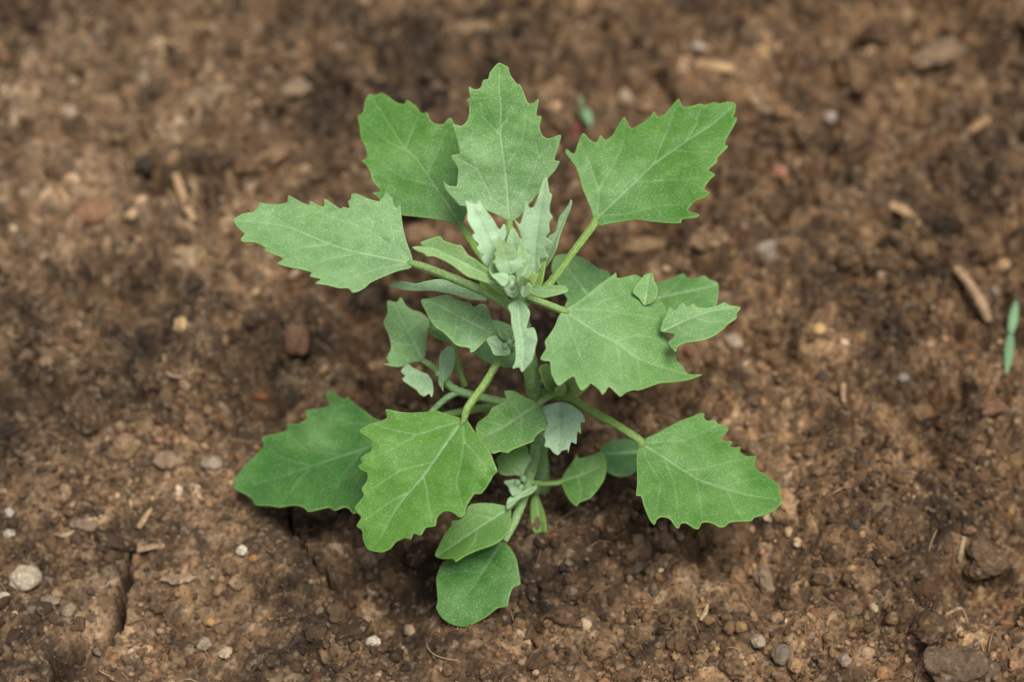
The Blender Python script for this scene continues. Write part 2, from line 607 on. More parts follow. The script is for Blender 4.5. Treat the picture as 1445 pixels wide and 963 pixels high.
# ------------------------------------------------------------------ tubes
def tube_np(path, radii, sides=10, flat=1.0, seed=0, rough=0.0):
    path = np.asarray(path, float)
    n = len(path)
    T = np.gradient(path, axis=0)
    T /= np.linalg.norm(T, axis=1)[:, None]
    ref = np.array([0.0, 0, 1.0]) if abs(T[0][2]) < 0.9 else np.array([1.0, 0, 0])
    V = []
    a = np.arange(sides) * 2 * math.pi / sides
    N = ref - T[0] * (ref @ T[0])
    N /= np.linalg.norm(N)
    r2 = np.random.default_rng(seed)
    for k in range(n):
        N = N - T[k] * (N @ T[k])
        N /= np.linalg.norm(N)
        B = np.cross(T[k], N)
        rr = radii[k] * (1 + rough * r2.normal(size=sides) + (0.09 * np.cos(5 * a) if sides >= 12 else 0))
        V.append(path[k] + (np.cos(a) * rr * flat)[:, None] * N + (np.sin(a) * rr)[:, None] * B)
    V = np.concatenate(V + [path[:1], path[-1:]])
    q = []
    for k in range(n - 1):
        for s in range(sides):
            s2 = (s + 1) % sides
            q.append((k * sides + s, k * sides + s2, (k + 1) * sides + s2, (k + 1) * sides + s))
    tri = []
    for a_, b_, c_, d_ in q:
        tri += [(a_, b_, c_), (a_, c_, d_)]
    i0, i1 = n * sides, n * sides + 1
    for s in range(sides):
        s2 = (s + 1) % sides
        tri += [(i0, s2, s), (i1, (n - 1) * sides + s, (n - 1) * sides + s2)]
    return V, np.array(tri)


# fine rootlets and chaff
def fibres():
    Vs, Fs, Cs, off = [], [], [], 0
    for k in range(380):
        x, y = rng.uniform(-13, 12), rng.uniform(-7.5, 14)
        L = rng.uniform(0.25, 1.1)
        a = rng.uniform(0, 6.28)
        bend = rng.normal(0, 0.9)
        s = np.linspace(0, 1, 7)
        ang = a + bend * s
        px = x + np.cumsum(np.cos(ang)) * L / 7
        py = y + np.cumsum(np.sin(ang)) * L / 7
        gz = ground_z(px, py)
        pz = 0.4 * gz + 0.6 * np.linspace(gz[0], gz[-1], 7) + 0.03 + 0.05 * rng.random() * np.sin(s * 3.14)
        r = rng.uniform(0.006, 0.017) * (1 - 0.4 * np.abs(s - .5))
        V, Fc = tube_np(np.stack([px, py, pz], -1), r, 4)
        c = np.array(random.choice([(0.33, 0.24, 0.14), (0.24, 0.15, 0.08), (0.14, 0.09, 0.05), (0.40, 0.31, 0.20), (0.22, 0.12, 0.06)]))
        Vs.append(V)
        Fs.append(Fc + off)
        Cs.append(np.tile(c, (len(V), 1)))
        off += len(V)
    o = mesh_np("dry_fibres", np.concatenate(Vs), np.concatenate(Fs), STRAW, {"col": np.concatenate(Cs) * np.array([0.8, 0.7, 0.6])})
    tag(o, "fine dry rootlets and chaff strewn over the soil", kind="stuff")


fibres()


# ------------------------------------------------------------------ the plant
def T(x0, y0, k, pts):
    return [(x0 + a * k, y0 + b * k) for a, b in pts]


def leaf_mesh(name, outline, base, tip, zb, zt, parent, midrib=None, veins=(), roll=0.0, bloom=0.15, tone=0.4, fold=0.10,
              arch=0.25, cup=0.0, wave=0.035, bloom_base=0.0, grid=2.0, thick=0.022, seed=0, bloom_top=0.0, vamt=1.0):
    B = un(base[0], base[1], zb)
    Tp = un(tip[0], tip[1], zt)
    m = Tp - B
    ln = np.linalg.norm(m)
    m = m / ln
    lat = np.cross([0, 0, 1.0], m)
    lat /= np.linalg.norm(lat)
    n = np.cross(m, lat)
    c, s = math.cos(R(roll)), math.sin(R(roll))
    n = n * c + lat * s
    view = CAM - B
    view = view / np.linalg.norm(view)
    if abs(n @ view) < 0.28:
        print("EDGE-ON", name, base, round(float(n @ view), 2))
    flip = n @ view < 0
    o2 = catmull(outline, 4, closed=True)
    # fine irregularity of the margin
    # interior points
    lo, hi = o2.min(0), o2.max(0)
    gx, gy = np.meshgrid(np.arange(lo[0], hi[0], grid), np.arange(lo[1], hi[1], grid * 0.87))
    gx = gx + (np.arange(gx.shape[0]) % 2)[:, None] * grid * 0.5
    G = np.stack([gx.ravel(), gy.ravel()], -1)
    ins = np.zeros(len(G), bool)
    for k in range(len(o2)):
        a, b = o2[k - 1], o2[k]
        cr = (a[1] > G[:, 1]) != (b[1] > G[:, 1])
        with np.errstate(divide='ignore', invalid='ignore'):
            xs = (b[0] - a[0]) * (G[:, 1] - a[1]) / (b[1] - a[1]) + a[0]
        ins ^= cr & (G[:, 0] < xs)
    G = G[ins]
    closed = np.concatenate([o2, o2[:1]])
    if len(G):
        de, _ = seg_dist(G, closed)
        G = G[de > grid * 0.45]
    allp = np.concatenate([o2, G])
    res = delaunay_2d_cdt([Vector(p) for p in allp], [], [list(range(len(o2)))], 1, 1e-4)
    P2 = np.array([tuple(v) for v in res[0]])
    tris = np.array([f for f in res[2] if len(f) == 3])
    de, _ = seg_dist(P2, closed)
    D = ray(P2[:, 0], P2[:, 1])
    cm = depth(B) / F
    mr = midrib if midrib else [base, tip]
    dm, sm = seg_dist(P2, mr)
    t0 = (n @ (B - CAM)) / (D @ n)
    flatP = CAM + D * t0[:, None]
    u = ((flatP - B) @ m) / ln
    dm_c = dm * cm
    vein = np.exp(-(dm / (1.3 * (1.25 - 0.6 * sm))) ** 2) * np.clip(1.12 - sm * 0.6, 0, 1)
    dmin = dm.copy()
    for ve in veins:
        dv, sv = seg_dist(P2, ve)
        vein = np.maximum(vein, 0.62 * np.exp(-(dv / 1.15) ** 2) * (1 - 0.65 * sv))
        dmin = np.minimum(dmin, dv + 4 * (sv > 0.999))
    q = dmin * cm
    nz = fbm(flatP[:, 0] / 0.8 + seed * 3.1, flatP[:, 1] / 0.8 + flatP[:, 2] / 0.8, 200 + seed, 3)
    nz2 = fbm(flatP[:, 0] / 0.22 + seed, flatP[:, 1] / 0.22 + flatP[:, 2] / .22, 300 + seed, 2)
    disp = 1.4 * fold * dm_c * np.clip(1 - dm_c * 0.25, 0.4, 1) - cup * dm_c ** 2 - arch * ln * 0.5 * (u - 0.4) ** 2 \
        + 2.0 * wave * nz * np.clip(0.3 + dm_c, 0, 1.2) + 0.009 * nz2 + 0.15 * np.minimum(q, 0.22) - 0.018 * vein
    if flip:
        disp = -disp
    t = (n @ (B - CAM) + disp) / (D @ n)
    P3 = CAM + D * t[:, None]
    bl = bloom + bloom_base * np.clip(1 - u * 1.6, 0, 1) + bloom_top * np.clip(u * 1.5 - 0.4, 0, 1) + 0.07 * nz + 0.02 * nz2
    vb = rng.normal(0, 0.12, len(P2))
    o = mesh_np(name, P3, tris, LEAF, {
        "vein": np.clip(vamt * vein * (0.8 + 0.25 * nz2 + vb), 0, 1),
        "edge": np.exp(-(de / 1.3) ** 2),
        "bloom": np.clip(bl, 0, 1),
        "tone": np.clip(tone + 0.10 * nz + 0.05 * nz2, 0, 1)}, parent=parent, origin=B)
    # faces must look the same way before the sheet is thickened
    me = o.data
    nn = np.zeros(len(me.polygons) * 3)
    me.polygons.foreach_get("normal", nn)
    if nn.reshape(-1, 3).mean(0) @ view < 0:
        me.flip_normals()
    sol = o.modifiers.new("thickness", 'SOLIDIFY')
    sol.thickness = thick * U
    sol.offset = -1
    return o, B


def tube(name, pts, parent, bloom=0.3, tone=0.6, sides=20, sub=14, rough=0.05, origin=None, flat=1.0):
    """pts: (photo x, photo y, height cm, radius px)"""
    P = np.array([un(p[0], p[1], p[2]) for p in pts])
    r = np.array([p[3] for p in pts]) * np.array([depth(q) for q in P]) / F
    path = catmull(np.column_stack([P, r]), sub)
    V, Fc = tube_np(path[:, :3], path[:, 3], sides, flat, seed=len(pts), rough=rough)
    o = mesh_np(name, V, Fc, LEAF, {"vein": 0.0, "edge": 0.0, "bloom": np.clip(bloom + rng.normal(0, .12, len(V)), 0, 1),
                                    "tone": tone}, parent=parent, origin=P[0] if origin is None else origin)
    return o


plant = empty("goosefoot_plant", (0, 0, 0), "young green goosefoot plant with toothed mealy leaves standing in the middle of bare soil", "plant")
STEM = [(766, 712, -.35, 11), (765, 690, 0.0, 10.5), (763, 650, .75, 10), (759, 610, 1.5, 10), (754, 565, 2.4, 10.5), (748, 520, 3.25, 10.5),
        (740, 470, 4.25, 10), (733, 435, 4.95, 9.5), (728, 408, 5.5, 9), (724, 388, 5.95, 6)]
tube("stem", STEM, plant, bloom=0.28, tone=0.62, sides=20)

c1 = (480, 70, .2803)
c2 = (760, 110, .3010)
c3 = (310, 250, .22145)
c4 = (560, 270, .2595)
c5 = (740, 350, .2388)
c6 = (310, 530, .29066)
c7 = (530, 400, .22843)
c8 = (600, 620, .2907)
cm_ = (640, 510, .21807)
cd = (860, 560, .2181)
ct = (640, 270, .1558)
LEAVES = []


def leaf(crop, outline, base, tip, zb, zt, midrib=None, veins=(), petiole=None, name="leaf", **kw):
    """outline, base, tip and veins in enlarged-crop pixels; petiole as (photo x, y, height, radius px)"""
    O = T(*crop, outline)
    b, t = T(*crop, [base, tip])
    mr = T(*crop, midrib) if midrib else None
    vs = [T(*crop, v) for v in veins]
    kw.setdefault("seed", len(LEAVES) + 1)
    o, B = leaf_mesh(name, O, b, t, zb, zt, plant, mr, vs, **kw)
    if petiole:
        e = np.array(t) - np.array(b)
        e = e / np.linalg.norm(e)
        ez = (zt - zb) / np.linalg.norm(np.array(t) - np.array(b))
        pt = [(b[0] + e[0] * 9, b[1] + e[1] * 9, zb + ez * 9 - 0.10, petiole[0][3] * 0.35), (b[0], b[1], zb - 0.04, petiole[0][3] * 0.8)] + list(petiole[1:] if petiole[0][0] is None else petiole)
        tube("petiole", pt, o, bloom=kw.get("bloom", .2) * 0.6 + 0.12, tone=min(kw.get("tone", .4) * 0.4 + 0.66, 1), origin=B)
    LEAVES.append(o)
    return o


# --- the big outer leaves
leaf(c1, [(605, 885), (540, 865), (460, 850), (380, 840), (310, 832), (230, 790), (195, 748), (165, 722), (205, 716), (186, 690), (160, 650), (155, 620),
          (130, 580), (108, 560), (135, 545), (130, 500), (104, 440), (100, 390), (90, 335), (115, 318), (125, 260), (145, 225), (180, 230), (205, 218),
          (240, 235), (280, 265), (322, 275), (338, 254), (380, 285), (410, 322), (438, 317), (450, 350), (480, 373), (520, 376), (540, 352), (558, 345), (575, 375),
          (605, 440), (600, 500), (640, 560), (630, 640), (660, 710), (645, 800)],
     (607, 880), (150, 228), 4.85, 5.55, midrib=[(607, 880), (480, 690), (380, 540), (320, 490), (270, 410), (230, 350), (170, 260)],
     veins=[[(480, 690), (300, 640), (180, 560)], [(380, 540), (250, 470), (140, 380)], [(440, 630), (500, 500), (540, 400)], [(330, 495), (370, 400), (400, 330)]],
     petiole=[(660, 332, 4.8, 5.5), (676, 358, 4.75, 5), (715, 410, 4.9, 5)], bloom=0.0, bloom_base=0.2, tone=0.30, vamt=.6, fold=0.16, roll=6)
leaf(c1, [(850, 866), (800, 838), (755, 818), (700, 800), (640, 790), (600, 785), (565, 745), (532, 705), (520, 663), (545, 684), (586, 687),
          (592, 640), (595, 605), (580, 575), (560, 535), (600, 527), (600, 500), (585, 440), (568, 378), (610, 385), (638, 362), (650, 320), (650, 278), (640, 256),
          (655, 240), (647, 188), (680, 202), (708, 190), (720, 155), (745, 147), (755, 115), (788, 76), (803, 68), (822, 77), (845, 88), (855, 125), (890, 172), (905, 177),
          (925, 220), (945, 268), (970, 270), (999, 248), (990, 300), (988, 333), (1012, 338), (1004, 390), (1020, 438), (1050, 450), (1110, 431),
          (1100, 480), (1080, 545), (1082, 560), (1104, 566), (1085, 605), (1050, 645), (1000, 720), (950, 780), (905, 838), (872, 862)],
     (852, 862), (805, 70), 5.55, 7.35, midrib=[(852, 862), (842, 720), (830, 600), (806, 420), (811, 300), (800, 180), (805, 90)],
     veins=[[(840, 800), (765, 750), (690, 600), (660, 440)], [(858, 800), (920, 720), (965, 640), (1003, 540), (985, 470)], [(833, 600), (875, 530), (920, 450), (940, 330)],
            [(806, 430), (760, 380), (720, 340), (705, 260)], [(810, 390), (860, 330), (885, 280)], [(690, 600), (620, 560), (590, 540)], [(1003, 540), (1060, 480)]],
     petiole=[(719, 322, 5.55, 5), (722, 350, 5.4, 5), (726, 395, 5.4, 5)], bloom=0.14, bloom_base=0.28, tone=0.38, fold=0.14, arch=0.15)
leaf(c2, [(262, 665), (240, 600), (210, 530), (190, 460), (170, 410), (130, 356), (129, 333), (165, 356), (180, 320), (200, 270), (214, 261), (240, 290), (270, 302),
          (291, 268), (312, 290), (345, 270), (372, 225), (400, 183), (415, 207), (436, 236), (480, 215), (520, 185), (541, 159), (558, 180), (590, 172), (622, 135), (656, 98),
          (675, 135), (720, 131), (755, 121), (780, 127), (822, 114), (850, 120), (886, 111), (921, 121), (920, 160), (911, 182), (929, 189), (915, 225), (880, 285), (874, 312),
          (888, 321), (860, 350), (838, 372), (835, 395), (805, 420), (798, 436), (826, 452), (800, 480), (776, 520), (801, 540), (780, 560), (740, 575), (710, 600), (702, 622),
          (752, 640), (730, 655), (672, 664), (664, 680), (600, 680), (520, 672), (450, 665), (380, 675), (320, 684), (285, 692)],
     (264, 668), (915, 135), 5.2, 6.15, midrib=[(264, 668), (400, 540), (540, 405), (690, 300), (820, 215), (910, 135)],
     veins=[[(278, 640), (285, 530), (350, 410), (400, 310), (405, 210)], [(540, 405), (560, 350), (590, 280), (640, 150)], [(640, 340), (730, 350), (810, 345)],
            [(300, 645), (400, 640), (560, 600), (720, 590)], [(450, 490), (600, 480), (760, 470)], [(690, 300), (740, 220), (760, 150)], [(285, 530), (240, 400), (200, 310)]],
     petiole=[(836, 320, 5.15, 5.5), (806, 360, 4.95, 5), (774, 402, 4.75, 5.5), (738, 432, 4.85, 5)], bloom=0.02, bloom_base=0.16, tone=0.36, vamt=.8, fold=0.13, roll=-4)
leaf(c3, [(1232, 545), (1215, 480), (1190, 410), (1170, 330), (1160, 260), (1150, 178), (1130, 196), (1110, 180), (1095, 130), (1060, 92), (1045, 120), (1020, 152), (990, 150),
          (930, 130), (870, 104), (840, 110), (835, 140), (816, 156), (826, 197), (788, 190), (770, 202), (720, 170), (668, 138), (665, 187), (620, 175), (577, 150), (570, 177),
          (520, 160), (470, 130), (436, 116), (430, 160), (370, 173), (310, 170), (247, 161), (245, 185), (210, 220), (150, 233), (95, 260), (83, 270), (100, 300), (130, 335),
          (156, 358), (150, 375), (132, 395), (150, 412), (210, 412), (260, 430), (292, 452), (284, 466), (310, 480), (370, 500), (402, 520), (367, 548), (390, 560), (450, 575), (520, 585),
          (583, 605), (577, 628), (610, 640), (643, 650), (610, 676), (680, 685), (760, 705), (820, 708), (845, 734), (890, 725), (930, 702), (960, 672), (1010, 647), (1080, 617),
          (1150, 592), (1215, 577)],
     (1234, 552), (90, 268), 5.45, 5.4, midrib=[(1234, 552), (1060, 515), (900, 485), (750, 445), (600, 385), (500, 340), (400, 310), (250, 285), (130, 275)],
     veins=[[(1205, 535), (1100, 440), (960, 345), (820, 285), (690, 250), (560, 180)], [(1210, 525), (1120, 420), (1100, 330), (1080, 260), (1070, 150)],
            [(1190, 555), (1000, 590), (850, 640), (740, 690)], [(900, 485), (700, 520), (560, 575)], [(600, 385), (480, 330), (300, 230)], [(690, 430), (520, 450), (400, 500)],
            [(960, 345), (980, 300), (900, 190)]],
     petiole=[(598, 377, 5.4, 6), (640, 393, 5.25, 6), (690, 415, 5.05, 6.5), (730, 437, 4.9, 7)], bloom=0.22, bloom_base=0.14, tone=0.40, fold=0.18, roll=4)
leaf(c5, [(236, 366), (300, 330), (380, 270), (450, 210), (510, 170), (541, 146), (550, 178), (600, 170), (650, 158), (690, 175), (705, 205), (740, 250), (790, 300), (830, 340),
          (840, 400), (830, 470), (860, 540), (880, 600), (900, 640), (900, 665), (940, 705), (970, 745), (1052, 748), (1000, 770), (940, 785), (860, 795), (800, 800), (740, 820),
          (680, 840), (640, 840), (600, 855), (570, 877), (545, 855), (502, 818), (480, 850), (460, 864), (440, 835), (392, 798), (380, 815), (340, 842), (312, 800), (292, 757),
          (250, 780), (210, 812), (190, 800), (160, 740), (150, 670), (120, 665), (97, 651), (120, 610), (131, 590), (122, 550), (150, 510), (180, 460), (205, 400)],
     (238, 372), (1000, 760), 4.85, 4.0, midrib=[(238, 372), (350, 450), (440, 510), (540, 560), (660, 650), (780, 695), (950, 745)],
     veins=[[(250, 370), (420, 365), (560, 385), (700, 405), (830, 430)], [(245, 390), (280, 500), (320, 620), (380, 740)], [(540, 560), (565, 680), (570, 820)],
            [(540, 550), (650, 520), (760, 530), (850, 590)], [(400, 363), (470, 310), (550, 290), (660, 250)], [(670, 655), (680, 760), (690, 830)], [(280, 500), (210, 580), (150, 640)],
            [(250, 372), (380, 285), (530, 170)]],
     petiole=[(788, 436, 4.85, 5.5), (765, 427, 4.9, 5), (734, 416, 5.05, 5)], bloom=0.17, bloom_base=0.12, tone=0.46, vamt=.85, fold=0.10, arch=0.35, roll=8)
leaf(c5, [(805, 487), (815, 440), (840, 380), (855, 347), (885, 370), (910, 345), (937, 323), (960, 350), (997, 328), (1020, 350), (1080, 355), (1140, 340), (1180, 322), (1215, 340),
          (1275, 350), (1255, 385), (1252, 415), (1200, 450), (1180, 475), (1130, 510), (1080, 535), (1010, 550), (950, 560), (905, 580), (890, 612), (860, 578), (850, 555), (886, 515), (850, 500)],
     (820, 490), (1265, 352), 4.48, 4.62, midrib=[(820, 490), (960, 425), (1100, 372), (1250, 352)], veins=[[(900, 455), (960, 510), (1060, 520)], [(1000, 410), (1100, 440), (1200, 440)]],
     bloom=0.27, tone=0.45, fold=0.25, roll=4, arch=0.3)
leaf(c5, [(700, 332), (680, 300), (665, 288), (640, 262), (655, 225), (690, 182), (715, 155), (757, 151), (765, 190), (786, 240), (780, 290), (750, 325), (720, 335)],
     (712, 330), (740, 152), 4.45, 4.66, bloom=0.22, tone=0.46, fold=0.12)
leaf(c5, [(640, 300), (700, 240), (780, 205), (850, 185), (900, 165), (942, 150), (960, 176), (1010, 180), (1062, 163), (1090, 185), (1138, 203), (1147, 240), (1137, 330), (1080, 420), (960, 450),
          (840, 440), (720, 380)],
     (640, 330), (1140, 220), 3.2, 3.3, bloom=0.10, tone=0.30, fold=0.06, veins=[[(800, 300), (900, 220), (940, 170)]])
leaf(c5, [(160, 120), (180, 50), (240, 37), (320, 50), (370, 75), (402, 96), (440, 125), (490, 140), (508, 170), (470, 290), (400, 350), (300, 372), (240, 350), (255, 300), (220, 250), (180, 180)],
     (430, 350), (200, 45), 3.3, 3.5, bloom=0.22, tone=0.30, fold=0.08, midrib=[(430, 350), (330, 220), (240, 100)])
# --- right-hand lower leaf
leaf(cd, [(200, 312), (235, 270), (300, 240), (380, 195), (460, 155), (530, 130), (580, 109), (613, 109), (612, 140), (640, 157), (682, 151), (700, 175), (745, 185), (770, 204), (755, 235), (729, 265),
          (735, 285), (793, 290), (780, 318), (810, 327), (850, 324), (845, 355), (880, 384), (948, 386), (940, 430), (960, 475), (1020, 512), (1070, 550), (1103, 580), (1098, 620), (1117, 665), (1110, 692),
          (1070, 735), (1000, 765), (940, 783), (917, 803), (850, 805), (780, 815), (747, 842), (710, 842), (670, 820), (630, 811), (598, 817), (580, 852), (550, 850), (500, 819), (465, 820), (450, 848),
          (428, 840), (400, 800), (370, 780), (335, 777), (310, 792), (290, 827), (260, 790), (230, 720), (205, 643), (173, 636), (180, 560), (178, 460), (180, 370)],
     (205, 312), (1112, 668), 2.6, 1.9, midrib=[(205, 306), (350, 390), (480, 480), (600, 550), (720, 590), (900, 640), (1080, 665)],
     veins=[[(225, 300), (340, 293), (480, 290), (620, 220), (700, 185)], [(215, 330), (260, 440), (330, 560), (300, 760)], [(480, 480), (600, 470), (780, 420), (900, 400)], [(560, 530), (580, 640), (600, 790)],
            [(720, 590), (820, 560), (980, 520)], [(350, 390), (420, 560), (450, 780)], [(760, 605), (800, 700), (860, 790)]],
     petiole=[(903, 622, 2.6, 5.5), (870, 600, 2.68, 5.5), (830, 578, 2.75, 6), (798, 560, 2.75, 6.5), (762, 556, 2.5, 6)], bloom=0.04, bloom_base=0.06, tone=0.34, vamt=.7, fold=0.14, roll=5)
# --- left-hand lower leaves
leaf(c6, [(860, 235), (765, 215), (700, 170), (650, 135), (622, 103), (605, 117), (560, 90), (523, 71), (518, 100), (532, 142), (480, 160), (417, 170), (425, 205), (380, 235), (327, 235), (325, 265), (270, 285),
          (206, 300), (213, 345), (170, 390), (120, 440), (75, 500), (63, 530), (80, 555), (130, 580), (160, 605), (175, 629), (240, 632), (290, 639), (360, 630), (405, 640), (430, 661), (480, 650), (530, 640), (556, 656),
          (600, 640), (625, 645), (650, 669), (690, 640), (760, 560), (830, 420), (865, 300)],
     (868, 265), (70, 530), 1.75, 0.75, midrib=[(868, 275), (720, 350), (600, 390), (450, 440), (300, 490), (170, 530)],
     veins=[[(840, 265), (760, 238), (640, 235), (520, 245), (430, 190)], [(600, 390), (420, 360), (330, 280)], [(450, 440), (300, 400), (210, 330)], [(700, 360), (600, 480), (540, 620)], [(450, 440), (380, 520), (300, 620)]],
     petiole=[(600, 597, 1.85, 4.5), (628, 586, 1.95, 5), (700, 573, 2.1, 5), (756, 573, 2.2, 5)], bloom=0.04, tone=0.16, fold=0.08, roll=-4, vamt=.45)
leaf(c6, [(1185, 212), (1130, 195), (1080, 181), (1050, 171), (980, 178), (900, 180), (820, 165), (804, 170), (811, 205), (770, 225), (720, 240), (679, 265), (700, 290), (730, 310), (736, 345), (730, 370), (684, 400),
          (690, 425), (672, 441), (690, 460), (716, 475), (715, 510), (689, 550), (700, 580), (680, 610), (653, 641), (665, 665), (686, 690), (664, 730), (690, 755), (695, 800), (720, 845), (755, 855), (790, 859),
          (830, 840), (855, 810), (900, 790), (925, 797), (940, 768), (975, 777), (1000, 740), (1045, 730), (1055, 690), (1090, 659), (1130, 665), (1165, 690), (1190, 675), (1200, 630), (1235, 577), (1270, 572), (1310, 520),
          (1325, 490), (1347, 465), (1330, 420), (1310, 370), (1270, 310), (1230, 260), (1205, 222)],
     (1185, 216), (765, 855), 3.6, 2.65, midrib=[(1180, 218), (1080, 360), (990, 490), (900, 590), (850, 660), (780, 790)],
     veins=[[(1165, 225), (1060, 255), (960, 290), (840, 360), (740, 400)], [(960, 288), (850, 268), (760, 240)], [(1180, 235), (1188, 320), (1170, 430), (1150, 520), (1180, 640)], [(990, 490), (1010, 560), (1015, 640), (1040, 700)],
            [(1040, 420), (880, 460), (740, 550)], [(930, 560), (820, 620), (710, 700)], [(1188, 320), (1260, 400), (1310, 460)]],
     petiole=[(660, 575, 3.7, 5.5), (685, 540, 3.85, 5.5), (708, 503, 4.05, 5.5), (738, 478, 4.05, 5)], bloom=0.02, tone=0.44, vamt=.9, fold=0.07, arch=0.45, roll=-3, bloom_base=0.02)
# --- bottom leaves
leaf(c8, [(412, 330), (380, 322), (330, 312), (270, 310), (212, 322), (195, 365), (170, 390), (128, 398), (127, 420), (95, 460), (65, 520), (48, 562), (80, 578), (135, 580), (148, 594), (190, 567), (250, 540), (310, 520), (360, 495),
          (398, 455), (415, 400)],
     (410, 335), (55, 570), 1.35, 1.15, midrib=[(410, 335), (330, 385), (260, 430), (160, 500), (60, 568)], veins=[[(330, 385), (260, 370), (200, 400)], [(260, 430), (240, 500), (200, 550)]],
     petiole=[(724, 712, 1.3, 3.5), (738, 697, 1.2, 4)], bloom=0.06, bloom_base=0.12, tone=0.5, fold=0.30, roll=-6)
leaf(c8, [(378, 498), (330, 510), (270, 530), (200, 560), (140, 585), (90, 595), (65, 640), (54, 680), (58, 740), (60, 790), (54, 820), (75, 860), (110, 890), (150, 906), (200, 910), (250, 890), (300, 860), (350, 820), (397, 811),
          (405, 780), (425, 720), (460, 704), (455, 650), (445, 590), (425, 545), (395, 508)],
     (378, 500), (130, 900), 0.9, 0.42, midrib=[(378, 500), (310, 600), (250, 690), (200, 770)], veins=[[(310, 600), (380, 650), (440, 690)], [(280, 650), (180, 640), (90, 660)]],
     bloom=0.08, tone=0.2, fold=0.05, vamt=.4, cup=0.05)
leaf(c8, [(660, 205), (680, 160), (715, 110), (735, 74), (747, 92), (800, 80), (852, 61), (872, 85), (879, 130), (870, 190), (840, 240), (800, 285), (750, 305), (733, 324), (700, 295), (675, 250)],
     (660, 206), (865, 100), 1.15, 1.25, midrib=[(660, 206), (760, 175), (850, 135)], veins=[[(740, 182), (760, 240), (750, 290)], [(760, 175), (770, 120)]],
     petiole=[(786, 682, 1.12, 3.5), (768, 683, 1.1, 3.5), (750, 681, 1.1, 4)], bloom=0.12, tone=0.42, fold=0.12, roll=-6)
leaf(c8, [(850, 50), (870, 25), (920, 4), (980, -2), (1025, 10), (1050, 60), (1045, 110), (1025, 152), (980, 178), (920, 176), (880, 152), (858, 100)],
     (1050, 60), (855, 75), 0.75, 0.8, bloom=0.10, tone=0.04, fold=0.04, name="cotyledon", petiole=[(912, 642, .7, 3), (880, 660, .4, 3), (770, 683, .3, 3)])
leaf(c8, [(517, 300), (540, 268), (560, 310), (580, 370), (588, 440), (580, 490), (560, 502), (540, 490), (522, 430), (514, 370)],
     (540, 272), (562, 500), 0.5, 0.22, bloom=0.06, tone=0.6, fold=0.3, name="cotyledon", petiole=[(757, 695, .55, 3), (760, 682, .4, 3)])
leaf(c8, [(350, 90), (380, 65), (430, 40), (490, 32), (500, 70), (515, 95), (490, 140), (470, 182), (440, 172), (400, 176), (360, 162), (354, 120)],
     (470, 190), (365, 75), 1.4, 1.6, bloom=0.08, bloom_base=0.4, tone=0.5, fold=0.12, roll=5)
leaf(c8, [(385, 205), (440, 194), (465, 215), (472, 250), (430, 272), (414, 255), (402, 225)], (475, 220), (388, 207), 1.35, 1.5, bloom=0.75, tone=0.3, fold=0.2)
leaf(c8, [(400, 292), (440, 265), (500, 240), (543, 221), (537, 242), (510, 265), (460, 285), (430, 312), (397, 337)], (530, 232), (400, 315), 1.42, 1.5, bloom=0.62, tone=0.4, fold=0.2, roll=-8)
# --- leaves in the middle
leaf(c7, [(737, 312), (730, 270), (710, 200), (680, 134), (640, 130), (610, 146), (580, 120), (530, 110), (490, 100), (460, 75), (410, 74), (340, 90), (284, 100), (290, 135), (310, 170), (340, 230), (370, 270), (420, 300), (460, 340),
          (490, 372), (520, 386), (580, 398), (585, 422), (610, 418), (650, 380), (690, 345)],
     (737, 316), (288, 105), 4.4, 4.6, midrib=[(737, 316), (600, 250), (500, 200), (380, 130), (300, 105)], veins=[[(600, 250), (580, 330), (590, 400)], [(600, 250), (640, 190), (650, 135)], [(500, 200), (490, 300)]],
     petiole=[(706, 479, 4.35, 4), (722, 490, 4.2, 4.5), (742, 494, 3.95, 5)], bloom=0.30, bloom_base=0.1, tone=0.36, fold=0.12, roll=-3)
leaf(c7, [(820, 140), (860, 105), (900, 110), (950, 170), (940, 240), (932, 278), (977, 274), (997, 340), (985, 400), (970, 470), (940, 510), (905, 547), (890, 520), (848, 527), (865, 480), (865, 400), (860, 330), (842, 250), (838, 190)],
     (880, 110), (905, 540), 5.55, 5.0, midrib=[(880, 110), (890, 250), (915, 400), (905, 530)], bloom=0.62, tone=0.22, fold=0.3, wave=.08, arch=0.5)
leaf(c7, [(48, 242), (75, 180), (73, 108), (130, 117), (155, 87), (190, 140), (230, 165), (280, 180), (320, 215), (332, 250), (320, 330), (312, 400), (300, 470), (270, 485), (220, 490), (150, 517), (46, 500), (82, 490), (68, 460),
          (95, 400), (90, 350), (75, 300)],
     (290, 478), (110, 115), 2.95, 3.35, midrib=[(290, 478), (225, 340), (160, 220), (110, 120)], veins=[[(240, 380), (150, 380), (90, 350)], [(200, 290), (270, 250), (310, 220)]],
     petiole=[(602, 512, 2.95, 4.5), (615, 522, 2.9, 5), (632, 540, 2.85, 5.5)], bloom=0.30, tone=0.42, fold=0.1)
leaf(c7, [(157, 540), (195, 498), (230, 520), (280, 545), (330, 570), (352, 610), (357, 670), (345, 702), (330, 680), (300, 697), (270, 680), (250, 655), (167, 596), (182, 570)],
     (345, 580), (180, 540), 3.05, 3.0, bloom=0.6, tone=0.25, fold=0.15)
leaf(c7, [(400, 440), (440, 393), (480, 400), (492, 450), (480, 520), (450, 580), (415, 620), (417, 667), (390, 620), (393, 540), (393, 480)],
     (400, 630), (450, 400), 3.0, 3.5, bloom=0.5, tone=0.35, fold=0.2)
leaf(c7, [(310, 250), (340, 225), (400, 290), (460, 330), (478, 362), (420, 352), (350, 318)], (475, 362), (325, 250), 3.3, 3.2, bloom=0.03, tone=0.4, fold=0.1,
     petiole=[(640, 486, 3.25, 3.5), (645, 515, 3.0, 4), (656, 545, 2.7, 4.5)])
